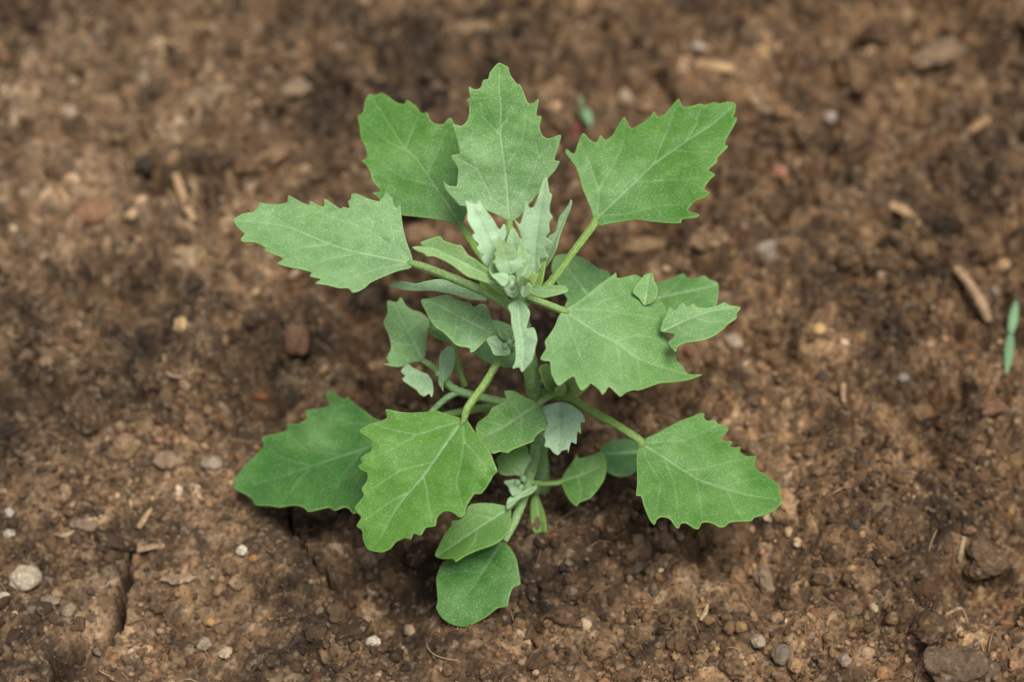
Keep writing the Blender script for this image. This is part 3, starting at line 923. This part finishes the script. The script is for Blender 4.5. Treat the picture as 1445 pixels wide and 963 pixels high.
leaf((0, 0, 1), [(652, 470), (672, 458), (700, 452), (735, 468), (748, 490), (742, 508), (720, 518), (690, 512), (668, 498), (655, 486)], (745, 490), (656, 472), 3.0, 3.0, bloom=0.22, tone=0.22, fold=0.05)
leaf(cm_, [(548, 272), (500, 250), (440, 220), (390, 193), (330, 193), (341, 240), (310, 270), (250, 300), (220, 350), (160, 393), (143, 440), (165, 500), (240, 592), (300, 583), (350, 592), (370, 575), (430, 550), (515, 515), (525, 490),
           (570, 450), (603, 436), (595, 380), (572, 320)],
     (552, 278), (150, 440), 2.95, 2.8, midrib=[(552, 278), (440, 350), (320, 430), (180, 500)], veins=[[(440, 350), (390, 290), (340, 220)], [(440, 350), (440, 450), (430, 530)], [(330, 425), (260, 400), (200, 390)]],
     petiole=[(764, 567, 2.95, 4), (776, 559, 2.9, 4), (788, 553, 2.8, 4)], bloom=0.14, tone=0.48, fold=0.14, bloom_base=0.1)
leaf(cm_, [(695, 262), (620, 278), (573, 300), (590, 360), (605, 400), (600, 440), (580, 470), (595, 510), (588, 552), (620, 560), (645, 590), (676, 606), (700, 580), (737, 573), (741, 592), (760, 523), (792, 534), (800, 458), (823, 465),
           (820, 400), (848, 392), (840, 350), (800, 308), (750, 275)],
     (697, 266), (676, 600), 2.85, 2.6, midrib=[(697, 266), (690, 400), (678, 590)], veins=[[(690, 380), (760, 420), (800, 460)], [(690, 380), (640, 430), (600, 460)]], bloom=0.85, bloom_base=0.06, tone=0.2, fold=0.12, arch=0.4)
leaf(cm_, [(558, 40), (610, 18), (630, 60), (660, 130), (682, 180), (640, 197), (600, 172), (574, 110)], (665, 190), (590, 30), 2.85, 3.35, bloom=0.12, tone=0.85, fold=0.2)
leaf(cm_, [(698, 172), (738, 108), (792, 110), (812, 165), (850, 160), (880, 150), (800, 225), (750, 218), (710, 212)], (700, 215), (800, 120), 2.8, 3.2, bloom=0.10, tone=1.0, fold=0.25)
leaf(cm_, [(660, 200), (690, 160), (720, 150), (735, 190), (720, 225), (680, 225)], (695, 225), (705, 155), 2.95, 3.3, bloom=0.15, tone=1.0, fold=0.25)
# --- the crown of young leaves
leaf(ct, [(115, 88), (165, 107), (205, 121), (236, 86), (265, 140), (310, 200), (360, 260), (400, 332), (425, 345), (457, 297), (475, 330), (480, 400), (450, 480), (430, 560), (420, 640), (380, 690), (320, 692), (280, 660), (258, 610),
          (276, 580), (240, 560), (213, 520), (232, 480), (190, 440), (173, 400), (195, 380), (160, 320), (130, 260), (131, 190), (120, 130)],
     (420, 690), (150, 95), 5.95, 6.95, midrib=[(420, 690), (340, 480), (250, 280), (160, 110)], bloom=0.88, bloom_top=0.1, tone=0.5, fold=0.22, roll=8, grid=1.6)
leaf(ct, [(700, 717), (660, 640), (640, 560), (620, 450), (592, 350), (562, 290), (553, 257), (602, 300), (630, 210), (655, 92), (670, 120), (690, 150), (722, 150), (748, 100), (775, 20), (800, -60), (834, -128), (850, -60), (862, 10),
          (888, 40), (870, 120), (866, 190), (892, 240), (860, 290), (868, 370), (835, 420), (888, 465), (870, 492), (830, 510), (835, 560), (858, 600), (810, 605), (778, 620), (787, 690), (770, 722), (740, 748)],
     (735, 735), (832, -115), 5.75, 7.25, midrib=[(735, 735), (740, 500), (780, 200), (830, -110)], bloom=0.80, tone=0.5, fold=0.24, roll=-5, grid=1.6)
leaf(c2, [(151, 573), (147, 610), (120, 680), (97, 740), (80, 805), (52, 862), (22, 892), (10, 850), (38, 785), (46, 742), (80, 720), (94, 655), (125, 620)],
     (25, 885), (150, 578), 5.4, 6.6, bloom=0.65, tone=0.45, fold=0.1, grid=1.6)
leaf(c4, [(85, 303), (140, 302), (128, 280), (180, 260), (232, 248), (255, 272), (320, 293), (350, 298), (385, 345), (430, 375), (500, 430), (570, 488), (605, 520), (580, 532), (500, 500), (440, 480), (380, 460), (300, 400), (250, 372),
          (200, 352), (165, 352), (145, 335), (115, 325)],
     (600, 522), (90, 305), 6.05, 6.45, midrib=[(600, 522), (480, 450), (330, 370), (200, 310), (95, 305)], bloom=0.34, tone=0.72, fold=0.35, roll=28, arch=0.5, grid=1.6)
leaf(c4, [(-42, 512), (30, 489), (100, 501), (160, 488), (240, 478), (330, 500), (400, 520), (450, 560), (490, 590), (420, 588), (370, 580), (300, 562), (200, 545), (130, 541), (60, 537), (0, 526)],
     (485, 588), (-38, 512), 4.6, 4.65, bloom=0.55, tone=0.4, fold=0.15, roll=20)
leaf(c4, [(712, 520), (740, 508), (790, 520), (850, 511), (912, 517), (930, 541), (890, 556), (830, 571), (790, 577), (750, 566), (712, 545)], (715, 530), (925, 540), 5.65, 5.9, bloom=0.36, tone=0.62, fold=0.3, roll=-15)
leaf(ct, [(378, 660), (358, 642), (388, 610), (376, 572), (394, 540), (382, 500), (402, 460), (423, 408), (440, 442), (464, 452), (478, 492), (507, 503), (520, 542), (562, 526), (575, 560), (614, 562), (606, 592), (654, 640),
          (620, 660), (645, 692), (600, 702), (560, 742), (500, 752), (420, 735)],
     (520, 745), (425, 420), 6.15, 6.75, bloom=0.40, bloom_base=0.45, tone=0.72, fold=0.28, grid=1.4, veins=[[(490, 650), (420, 600), (380, 570)], [(490, 640), (560, 620), (610, 570)]])
leaf(ct, [(480, 480), (500, 400), (536, 336), (570, 380), (602, 450), (618, 540), (600, 600), (540, 600), (500, 560)], (560, 650), (536, 340), 6.1, 6.6, bloom=0.68, tone=0.6, fold=0.2, grid=1.4)
leaf(ct, [(650, 722), (700, 722), (745, 750), (775, 720), (800, 640), (835, 600), (825, 700), (790, 860), (720, 855), (680, 800)], (720, 860), (820, 610), 5.6, 5.95, bloom=0.12, tone=0.9, fold=0.2, grid=1.6)
leaf(ct, [(245, 785), (320, 830), (400, 858), (470, 880), (490, 960), (400, 965), (300, 905), (248, 850)], (480, 950), (250, 800), 5.35, 5.6, bloom=0.12, tone=0.95, fold=0.15, grid=1.6)
leaf(ct, [(600, 800), (560, 700), (560, 600), (586, 520), (612, 428), (628, 490), (660, 505), (662, 560), (706, 590), (690, 650), (728, 690), (690, 770), (640, 800)], (610, 795), (615, 440), 5.95, 6.45, bloom=0.62, tone=0.7, fold=0.25,
     grid=1.6)
leaf(ct, [(330, 690), (345, 640), (330, 600), (362, 590), (360, 530), (388, 520), (405, 452), (430, 560), (445, 700), (400, 760)], (410, 750), (405, 460), 6.05, 6.5, bloom=0.55, tone=0.75, fold=0.25, grid=1.4)
leaf(ct, [(325, 700), (350, 650), (378, 632), (430, 690), (462, 790), (410, 805), (350, 765)], (455, 795), (345, 650), 6.0, 6.3, bloom=0.6, tone=0.7, fold=0.25, grid=1.4)
leaf(ct, [(440, 810), (480, 780), (520, 768), (570, 775), (605, 800), (620, 870), (590, 930), (545, 965), (500, 950), (465, 900)], (520, 780), (545, 960), 6.1, 5.75, bloom=0.9, tone=0.2, fold=0.3, grid=1.4)
leaf(ct, [(600, 850), (640, 815), (680, 830), (702, 865), (690, 930), (640, 962), (605, 925)], (630, 945), (650, 820), 5.85, 6.1, bloom=0.55, tone=0.7, fold=0.3, grid=1.4)
leaf(ct, [(560, 720), (620, 700), (665, 660), (650, 720), (620, 770), (570, 770)], (560, 750), (660, 670), 6.2, 6.4, bloom=0.7, tone=0.4, fold=0.2, grid=1.4)
leaf(ct, [(350, 760), (430, 735), (480, 745), (505, 770), (480, 850), (440, 850), (390, 800)], (490, 820), (365, 765), 6.25, 6.35, bloom=0.75, tone=0.4, fold=0.2, grid=1.4)
leaf(ct, [(585, 780), (640, 770), (680, 790), (670, 850), (630, 900), (595, 900)], (620, 890), (640, 775), 5.95, 6.3, bloom=0.3, tone=0.75, fold=0.3, grid=1.4)
# --- side shoot in the axil of the front leaf
leaf(c7, [(688, 346), (740, 323), (790, 370), (832, 410), (820, 442), (740, 442), (715, 400)], (820, 430), (692, 348), 4.35, 4.55, bloom=0.66, tone=0.3, fold=0.2, grid=1.6)
leaf(c7, [(764, 262), (800, 288), (850, 328), (862, 362), (800, 352), (764, 312)], (855, 355), (768, 268), 4.3, 4.6, bloom=0.4, tone=0.5, fold=0.2, grid=1.6)


# --- branches that carry the lower shoots
tube("side_branch", [(762, 578, 2.15, 6), (720, 570, 2.4, 6), (675, 560, 2.65, 6), (645, 551, 2.8, 6), (630, 540, 2.9, 5.5), (616, 524, 3.0, 5)], plant, bloom=0.32, tone=0.6)
tube("side_branch", [(648, 553, 2.78, 4.5), (630, 562, 2.7, 4.5), (608, 582, 2.45, 4)], plant, bloom=0.4, tone=0.5)
tube("side_branch", [(760, 600, 1.35, 5), (754, 645, 1.15, 7.5), (746, 675, 1.15, 7.5), (741, 698, 1.1, 6), (727, 735, 1.0, 5.5), (712, 764, 0.88, 4.5)], plant, bloom=0.34, tone=0.7)
tube("side_branch", [(752, 560, 2.45, 6), (775, 553, 2.65, 6), (796, 556, 2.78, 6.5)], plant, bloom=0.3, tone=0.6)


def bud(px, py, z, r_px, bloom, tone):
    P = un(px, py, z)
    r = r_px * depth(P) / F
    V0, F0 = ICO[2]
    rad = 1 + 0.10 * rng.normal(size=len(V0))
    V = V0 * rad[:, None] * r * np.array([0.9, 0.9, 1.15]) + P
    mesh_np("bud", V, F0, LEAF, {"vein": 0., "edge": 0., "bloom": bloom, "tone": tone}, parent=plant, origin=P)


for a in [(722, 402, 6.0, 6, .8, .4), (731, 398, 6.05, 5, .6, .6), (735, 408, 5.85, 5, .5, .7), (715, 397, 6.15, 5, .75, .4), (724, 412, 5.85, 4.5, .7, .5), (742, 400, 5.85, 4.5, .45, .8), (738, 390, 6.0, 4, .4, .9),
          (719, 483, 4.45, 5, .6, .45), (725, 478, 4.4, 4.5, .5, .5), (727, 488, 4.35, 4.5, .55, .5), (713, 488, 4.45, 4.5, .6, .4), (759, 540, 2.75, 6, .95, .3), (786, 550, 3.0, 5, .3, .7),
          (797, 549, 3.0, 5, .2, .8), (730, 682, 1.45, 5, .6, .4), (738, 676, 1.4, 5, .65, .4), (735, 688, 1.42, 4.5, .7, .4), (626, 535, 3.05, 5, .6, .4), (619, 528, 3.1, 5, .55, .4)]:
    bud(*a)


# ------------------------------------------------------------------ stones, clods, straw
def stone(name, px, py, wpx, hpx, color, label, cat, group, rot=0.0, tall=0.75, mat=None, jag=0.18, sub=3, sink=0.15, seed=0, facet=0.0):
    P = on_ground(px, py)
    k = depth(P) / F
    V0, F0 = ICO[sub]
    r2 = np.random.default_rng(1000 + int(px * 7 + py))
    rad = np.ones(len(V0))
    for _ in range(7):                                  # flats and corners
        d = r2.normal(size=3)
        d /= np.linalg.norm(d)
        lim = r2.uniform(0.72, 0.95)
        dd = V0 @ d
        rad = np.where(dd * rad > lim, rad * (1 - facet) + (lim / np.maximum(dd, .01)) * facet, rad)
    for fq, am in ((1.6, jag), (3.4, jag * 0.5), (8.0, jag * 0.25)):
        ph = r2.uniform(0, 6.28, 3)
        k3 = r2.normal(size=(3, 3)) * fq
        rad = rad * (1 + am * np.sin(V0 @ k3.T + ph).mean(1))
    a = wpx / 2 * k
    b = max(hpx / 2 * k, 0.3 * a)
    c, s = math.cos(rot), math.sin(rot)
    V = V0 * rad[:, None] * np.array([a, b, min(a, b) * tall])
    V = V @ np.array([[c, s, 0], [-s, c, 0], [0, 0, 1]])
    O = P + np.array([0, 0, min(a, b) * tall * (0.8 - sink)])
    cc = np.array(color)[None] * np.array([0.92, 0.86, 0.78]) * (1 + 0.12 * r2.normal(size=(len(V0), 1)) * 0.5 + 0.10 * np.sin(V0 @ r2.normal(size=3) * 3)[:, None])
    o = mesh_np(name, V + O, F0, mat or STONE, {"col": np.clip(0.82 * cc + 0.18 * PAL[1], 0, 1)}, origin=O)
    return tag(o, label, cat, group)


PB = "pebbles lying on the soil"
CLG = "clods of earth on the soil"
for a in [
    ("pebble", 37, 826, 50, 44, (.50, .45, .36), "largest pale grey blocky pebble near the left edge", .3, .85),
    ("pebble", 7, 843, 17, 16, (.55, .50, .42), "small whitish pebble touching the left edge beside the large pale pebble", 0, .8),
    ("pebble", 72, 851, 26, 18, (.24, .20, .16), "small grey brown pebble just right of the large pale pebble", 0, .7),
    ("pebble", 13, 726, 15, 15, (.46, .42, .36), "upper of two small pale pebbles at the left edge", 0, .8),
    ("pebble", 13, 755, 17, 14, (.46, .42, .36), "lower of two small pale pebbles at the left edge", 0, .8),
    ("pebble", 256, 464, 26, 26, (.58, .43, .23), "round yellowish seed like pebble left of the plant", 0, .95),
    ("pebble", 342, 779, 17, 17, (.60, .55, .46), "small round white pebble below the left dark leaf", 0, .9),
    ("pebble", 358, 789, 15, 11, (.36, .18, .08), "tiny orange chip beside the small round white pebble", .3, .8),
    ("pebble", 418, 487, 36, 52, (.215, .125, .075), "reddish orange upright pebble left of the plant", .2, .9),
    ("pebble", 135, 302, 62, 46, (.23, .125, .075), "large blurred reddish brown pebble at the upper left", .4, .7),
    ("pebble", 186, 304, 17, 24, (.48, .34, .21), "small tan pebble right of the large reddish brown pebble", 0, .9),
    ("pebble", 99, 160, 26, 20, (.48, .38, .28), "blurred pale pinkish pebble near the top left", 0, .8),
    ("pebble", 241, 655, 44, 30, (.26, .195, .135), "flat brown pebble left of the dark lower leaf", -.2, .7),
    ("pebble", 300, 658, 32, 24, (.34, .29, .23), "pale greyish pebble between the flat brown pebble and the lower leaf", .2, .75),
    ("pebble", 297, 881, 15, 15, (.42, .26, .10), "small amber pebble near the bottom left", 0, .9),
    ("pebble", 289, 912, 28, 22, (.28, .25, .20), "grey pebble near the bottom left beside a pale wedge", .3, .7),
    ("pebble", 320, 924, 24, 17, (.46, .38, .27), "pale wedge shaped pebble at the bottom left", .4, .7),
    ("pebble", 525, 908, 20, 19, (.55, .51, .44), "white pebble left of the lowest leaf near the bottom", 0, .8),
    ("pebble", 577, 893, 17, 19, (.34, .27, .19), "tan pebble close to the tip of the lowest leaf", 0, .8),
    ("pebble", 1035, 486, 27, 25, (.40, .34, .26), "pale pebble right of the large middle leaf", 0, .8),
    ("pebble", 1334, 436, 26, 25, (.26, .16, .095), "round brown pebble left of the dry twig", 0, .9),
    ("pebble", 1414, 377, 25, 20, (.44, .30, .17), "tan pebble near the right edge above the dry twig", 0, .8),
    ("pebble", 1080, 362, 34, 34, (.27, .24, .20), "angular grey pebble between the upper right leaf and the right edge", .5, .8),
    ("pebble", 1068, 909, 22, 22, (.36, .31, .24), "pale cream pebble in the bottom right cluster", 0, .85),
    ("pebble", 1101, 930, 32, 30, (.21, .175, .14), "mottled grey pebble in the bottom right cluster", .4, .8),
    ("pebble", 1122, 943, 22, 20, (.36, .23, .12), "orange tan pebble in the bottom right cluster", 0, .8),
    ("pebble", 1192, 936, 18, 20, (.30, .24, .20), "smooth pinkish grey pebble at the bottom right", 0, .9),
    ("pebble", 1233, 860, 13, 17, (.46, .38, .25), "small squarish cream chip in the soil at the lower right", 0, .8),
    ("pebble", 1356, 879, 12, 15, (.48, .38, .22), "small yellowish chip near the lower right corner", 0, .8),
    ("pebble", 1389, 892, 21, 14, (.40, .20, .07), "amber chip near the lower right corner", .3, .7),
    ("pebble", 1086, 731, 26, 22, (.58, .46, .29), "cream chip peeking out under the tip of the right lower leaf", .3, .6),
    ("pebble", 881, 141, 21, 27, (.42, .34, .24), "blurred pale pebble between the two upper leaves", 0, .9),
    ("pebble", 985, 68, 24, 13, (.44, .38, .34), "blurred whitish chip near the top edge", 0, .7),
    ("pebble", 1172, 168, 18, 18, (.46, .40, .36), "blurred white pebble right of the upper right leaf", 0, .8),
    ("pebble", 1101, 246, 26, 20, (.36, .17, .12), "blurred dull red chip right of the upper right leaf", 0, .7),
    ("pebble", 1402, 413, 14, 13, (.20, .195, .185), "small bluish grey pebble near the right edge", 0, .8),
    ("pebble", 1305, 383, 12, 15, (.40, .13, .05), "small bright rust red chip above the dry twig", 0, .8),
    ("pebble", 1272, 535, 22, 13, (.22, .21, .19), "pale bluish grey chip right of the plant", 0, .7),
    ("pebble", 1160, 533, 17, 20, (.05, .048, .046), "dark slate pebble right of the plant", 0, .8),
    ("pebble", 1207, 742, 17, 15, (.05, .05, .05), "dark slate chip at the lower right", 0, .8),
    ("pebble", 898, 805, 26, 17, (.11, .105, .10), "dark grey chip right of the lowest leaf", .6, .6),
    ("pebble", 204, 237, 32, 36, (.022, .02, .018), "blurred black lump standing in for the shade of a pit at the upper left", 0, .8),  # near-black lump added in the hollow, its colour stands for the shade there
    ("pebble", 225, 623, 15, 12, (.36, .18, .13), "small reddish chip left of the lower leaf", 0, .8),
    ("pebble", 366, 561, 20, 15, (.34, .15, .07), "rust red chip above the dark lower leaf", 0, .8),
]:
    stone(a[0], a[1], a[2], a[3], a[4], a[5], a[6], "pebble", PB, rot=a[7], tall=a[8], facet=0.85, jag=0.22)
for a in [(1388, 798, 78, 62, (.115, .074, .045), "largest rough dark clod near the right edge", .3, .7),
          (1345, 945, 100, 62, (.115, .080, .054), "broad grey brown clod cut by the bottom edge at the right", -.2, .6),
          (1313, 853, 34, 36, (.21, .155, .105), "small pale clod left of the rough dark clod", 0, .9),
          (1080, 828, 26, 38, (.25, .195, .135), "upright pale clod below the right lower leaf", .3, .8),
          (122, 742, 42, 32, (.23, .165, .125), "flat pinkish clod near the left edge", .2, .5),
          (1405, 578, 56, 30, (.16, .085, .050), "reddish brown clod near the right edge", .1, .6),
          (255, 818, 38, 16, (.30, .23, .16), "pale crust flake beside the crack at the lower left", .1, .5),
          (908, 352, 74, 30, (.26, .175, .10), "tan crusty clod behind the middle right leaf", .1, .6),
          (1000, 345, 50, 24, (.22, .15, .09), "blurred brown clod below the upper right leaf", .1, .6),
          (290, 140, 60, 34, (.24, .19, .13), "blurred pale clod in the upper left", .3, .6),
          (420, 130, 54, 36, (.25, .19, .13), "blurred tan clod above the left upper leaf", .8, .6),
          (1320, 80, 84, 34, (.20, .14, .09), "broad blurred clod at the upper right below a dark hollow", .5, .6),
          (660, 50, 70, 34, (.22, .15, .095), "blurred brown clod at the top edge above the topmost leaf", .1, .6)]:
    stone("soil_clod", a[1 - 1], a[1], a[2], a[3], a[4], a[5], "clod", CLG, rot=a[6], tall=a[7], mat=SOIL, jag=0.45, sub=4)


def stick(name, pts, color, label, cat, group, flat=0.6, sides=8, rough=0.06, lift=0.05, seed=1):
    """pts: (photo x, photo y, radius px)"""
    P, r = [], []
    for px, py, rr in pts:
        q = on_ground(px, py)
        P.append(q)
        r.append(rr * depth(q) / F)
    P, r = np.array(P), np.array(r)
    lin = np.linspace(P[0, 2], P[-1, 2], len(P))
    P[:, 2] = np.maximum(lin, 0.4 * P[:, 2] + 0.6 * lin) + lift
    path = catmull(np.column_stack([P, r]), 5)
    V, Fc = tube_np(path[:, :3], path[:, 3], sides, flat, seed=seed, rough=rough)
    col = np.array(color)[None] * np.array([0.78, 0.70, 0.60]) * (1 + 0.12 * np.random.default_rng(seed).normal(size=(len(V), 1)))
    o = mesh_np(name, V, Fc, STRAW, {"col": np.clip(col, 0, 1)}, origin=P.mean(0))
    return tag(o, label, cat, group)


SG = "pieces of dry straw on the soil"
stick("straw", [(248, 252, 5), (256, 278, 6.5), (266, 300, 6.5), (275, 318, 4.5)], (.42, .29, .17), "blurred tan straw piece lying at the upper left", "straw", SG, lift=0.13)
stick("twig", [(1346, 388, 6), (1358, 412, 7), (1372, 432, 8), (1384, 450, 9), (1394, 464, 5)], (.33, .235, .15), "dry brown twig lying near the right edge beside the seedling", "twig", None, flat=0.9, lift=0.2)
stick("straw", [(1352, 798, 3.5), (1355, 782, 3.5), (1359, 765, 3.5)], (.42, .34, .23), "short pale straw standing beside the rough dark clod", "straw", SG, lift=0.16)
stick("straw", [(196, 748, 4), (204, 735, 5), (214, 720, 2.5)], (.38, .28, .17), "short tan straw at the left above the crack", "straw", SG)
stick("straw", [(1255, 292, 7), (1275, 306, 9), (1296, 322, 7)], (.40, .27, .15), "blurred tan wood chip at the right below the upper leaves", "wood chip", SG)
stick("straw", [(1355, 193, 5), (1374, 182, 8), (1394, 168, 7)], (.34, .215, .115), "blurred brown wood chip at the upper right edge", "wood chip", SG)
stick("straw", [(982, 92, 7), (1008, 93, 10), (1036, 100, 8)], (.46, .32, .18), "blurred thick tan chip near the top edge right of centre", "wood chip", SG)
stick("straw", [(1068, 150, 5), (1085, 160, 6), (1097, 150, 5)], (.33, .24, .15), "bent blurred straw right of the upper right leaf", "straw", SG)
stick("straw", [(1190, 572, 3), (1188, 555, 4), (1193, 548, 2)], (.40, .29, .19), "small pointed straw sliver right of the plant", "straw", SG, lift=.1)
stick("straw", [(78, 755, 3), (92, 756, 5), (108, 750, 3)], (.36, .27, .18), "short straw flake left of the flat pinkish clod", "straw", SG)
stick("straw", [(194, 780, 4), (215, 777, 5), (232, 772, 3)], (.36, .26, .17), "pale splinter above the crack at the lower left", "straw", SG)
stick("straw", [(232, 505, 2.5), (236, 526, 3), (254, 535, 3), (272, 525, 2.5), (278, 512, 2)], (.34, .25, .16), "thin curled rootlet below the yellowish pebble", "rootlet", None, lift=.1)
stick("straw", [(425, 590, 3), (440, 585, 4), (465, 578, 3)], (.40, .29, .18), "pale splinter above the dark lower left leaf", "straw", SG)
stick("straw", [(1335, 870, 2.5), (1352, 876, 3), (1366, 884, 2.5)], (.33, .23, .14), "thin straw above the yellowish chip at the lower right", "straw", SG)
stick("straw", [(988, 880, 2.5), (995, 868, 3.5), (998, 858, 2.5)], (.42, .32, .20), "short pale straw at the bottom right of the plant", "straw", SG, lift=.1)
stick("straw", [(1148, 655, 2), (1120, 662, 2.5), (1100, 668, 2)], (.35, .23, .14), "thin straw right of the right lower leaf", "straw", SG)
stick("red_scrap", [(800, 205, 3), (812, 188, 6), (818, 172, 3)], (.20, .035, .025), "blurred dark red scrap behind the plant beside a tiny seedling", "scrap", None, flat=.3)


# ------------------------------------------------------------------ tiny seedlings
def seedling(label, base, leaves, pale):
    P = on_ground(*base)
    e = empty("seedling", P, label, "seedling", "tiny seedlings in the soil")
    k = depth(P) / F
    st = np.array([P + (0, 0, -.05), P + (0.0, 0, .12), P + (0.01, 0, .3)])
    path = catmull(np.column_stack([st, [.045, .04, .035]]), 4)
    V, Fc = tube_np(path[:, :3], path[:, 3], 8)
    mesh_np("stem", V, Fc, LEAF, {"vein": 0., "edge": 0., "bloom": .45, "tone": .7}, parent=e, origin=P)
    for (tx, ty, dz, wd) in leaves:
        z0 = P[2] + .3
        A = P + (0.01, 0, .3)
        Bt = un(tx, ty, P[2] + dz)
        s = np.linspace(0, 1, 13)
        pth = A + (Bt - A) * s[:, None]
        pth[:, 2] += 0.05 * np.sin(s * 3.14)
        prof = np.sin(np.clip(s * 0.96 + 0.04, 0, 1) ** 0.75 * math.pi) ** 0.55
        V, Fc = tube_np(pth, np.maximum(prof, .08) * wd * k, 10, flat=0.35)
        mesh_np("cotyledon", V, Fc, LEAF, {"vein": 0., "edge": 0., "bloom": pale, "tone": .05}, parent=e, origin=A)
    return e


seedling("tiny green seedling with two narrow upright seed leaves at the right edge", (1422, 486), [(1434, 424, .45, 7), (1420, 528, .55, 7)], .38)
seedling("tiny blurred pale green seedling behind the plant between the upper leaves", (822, 168), [(817, 138, .6, 8), (834, 178, .3, 8)], .35)
print("triangles", sum(len(o.data.loop_triangles) if o.data.loop_triangles else sum(1 for _ in o.data.polygons) for o in COL.objects if o.type == 'MESH'))
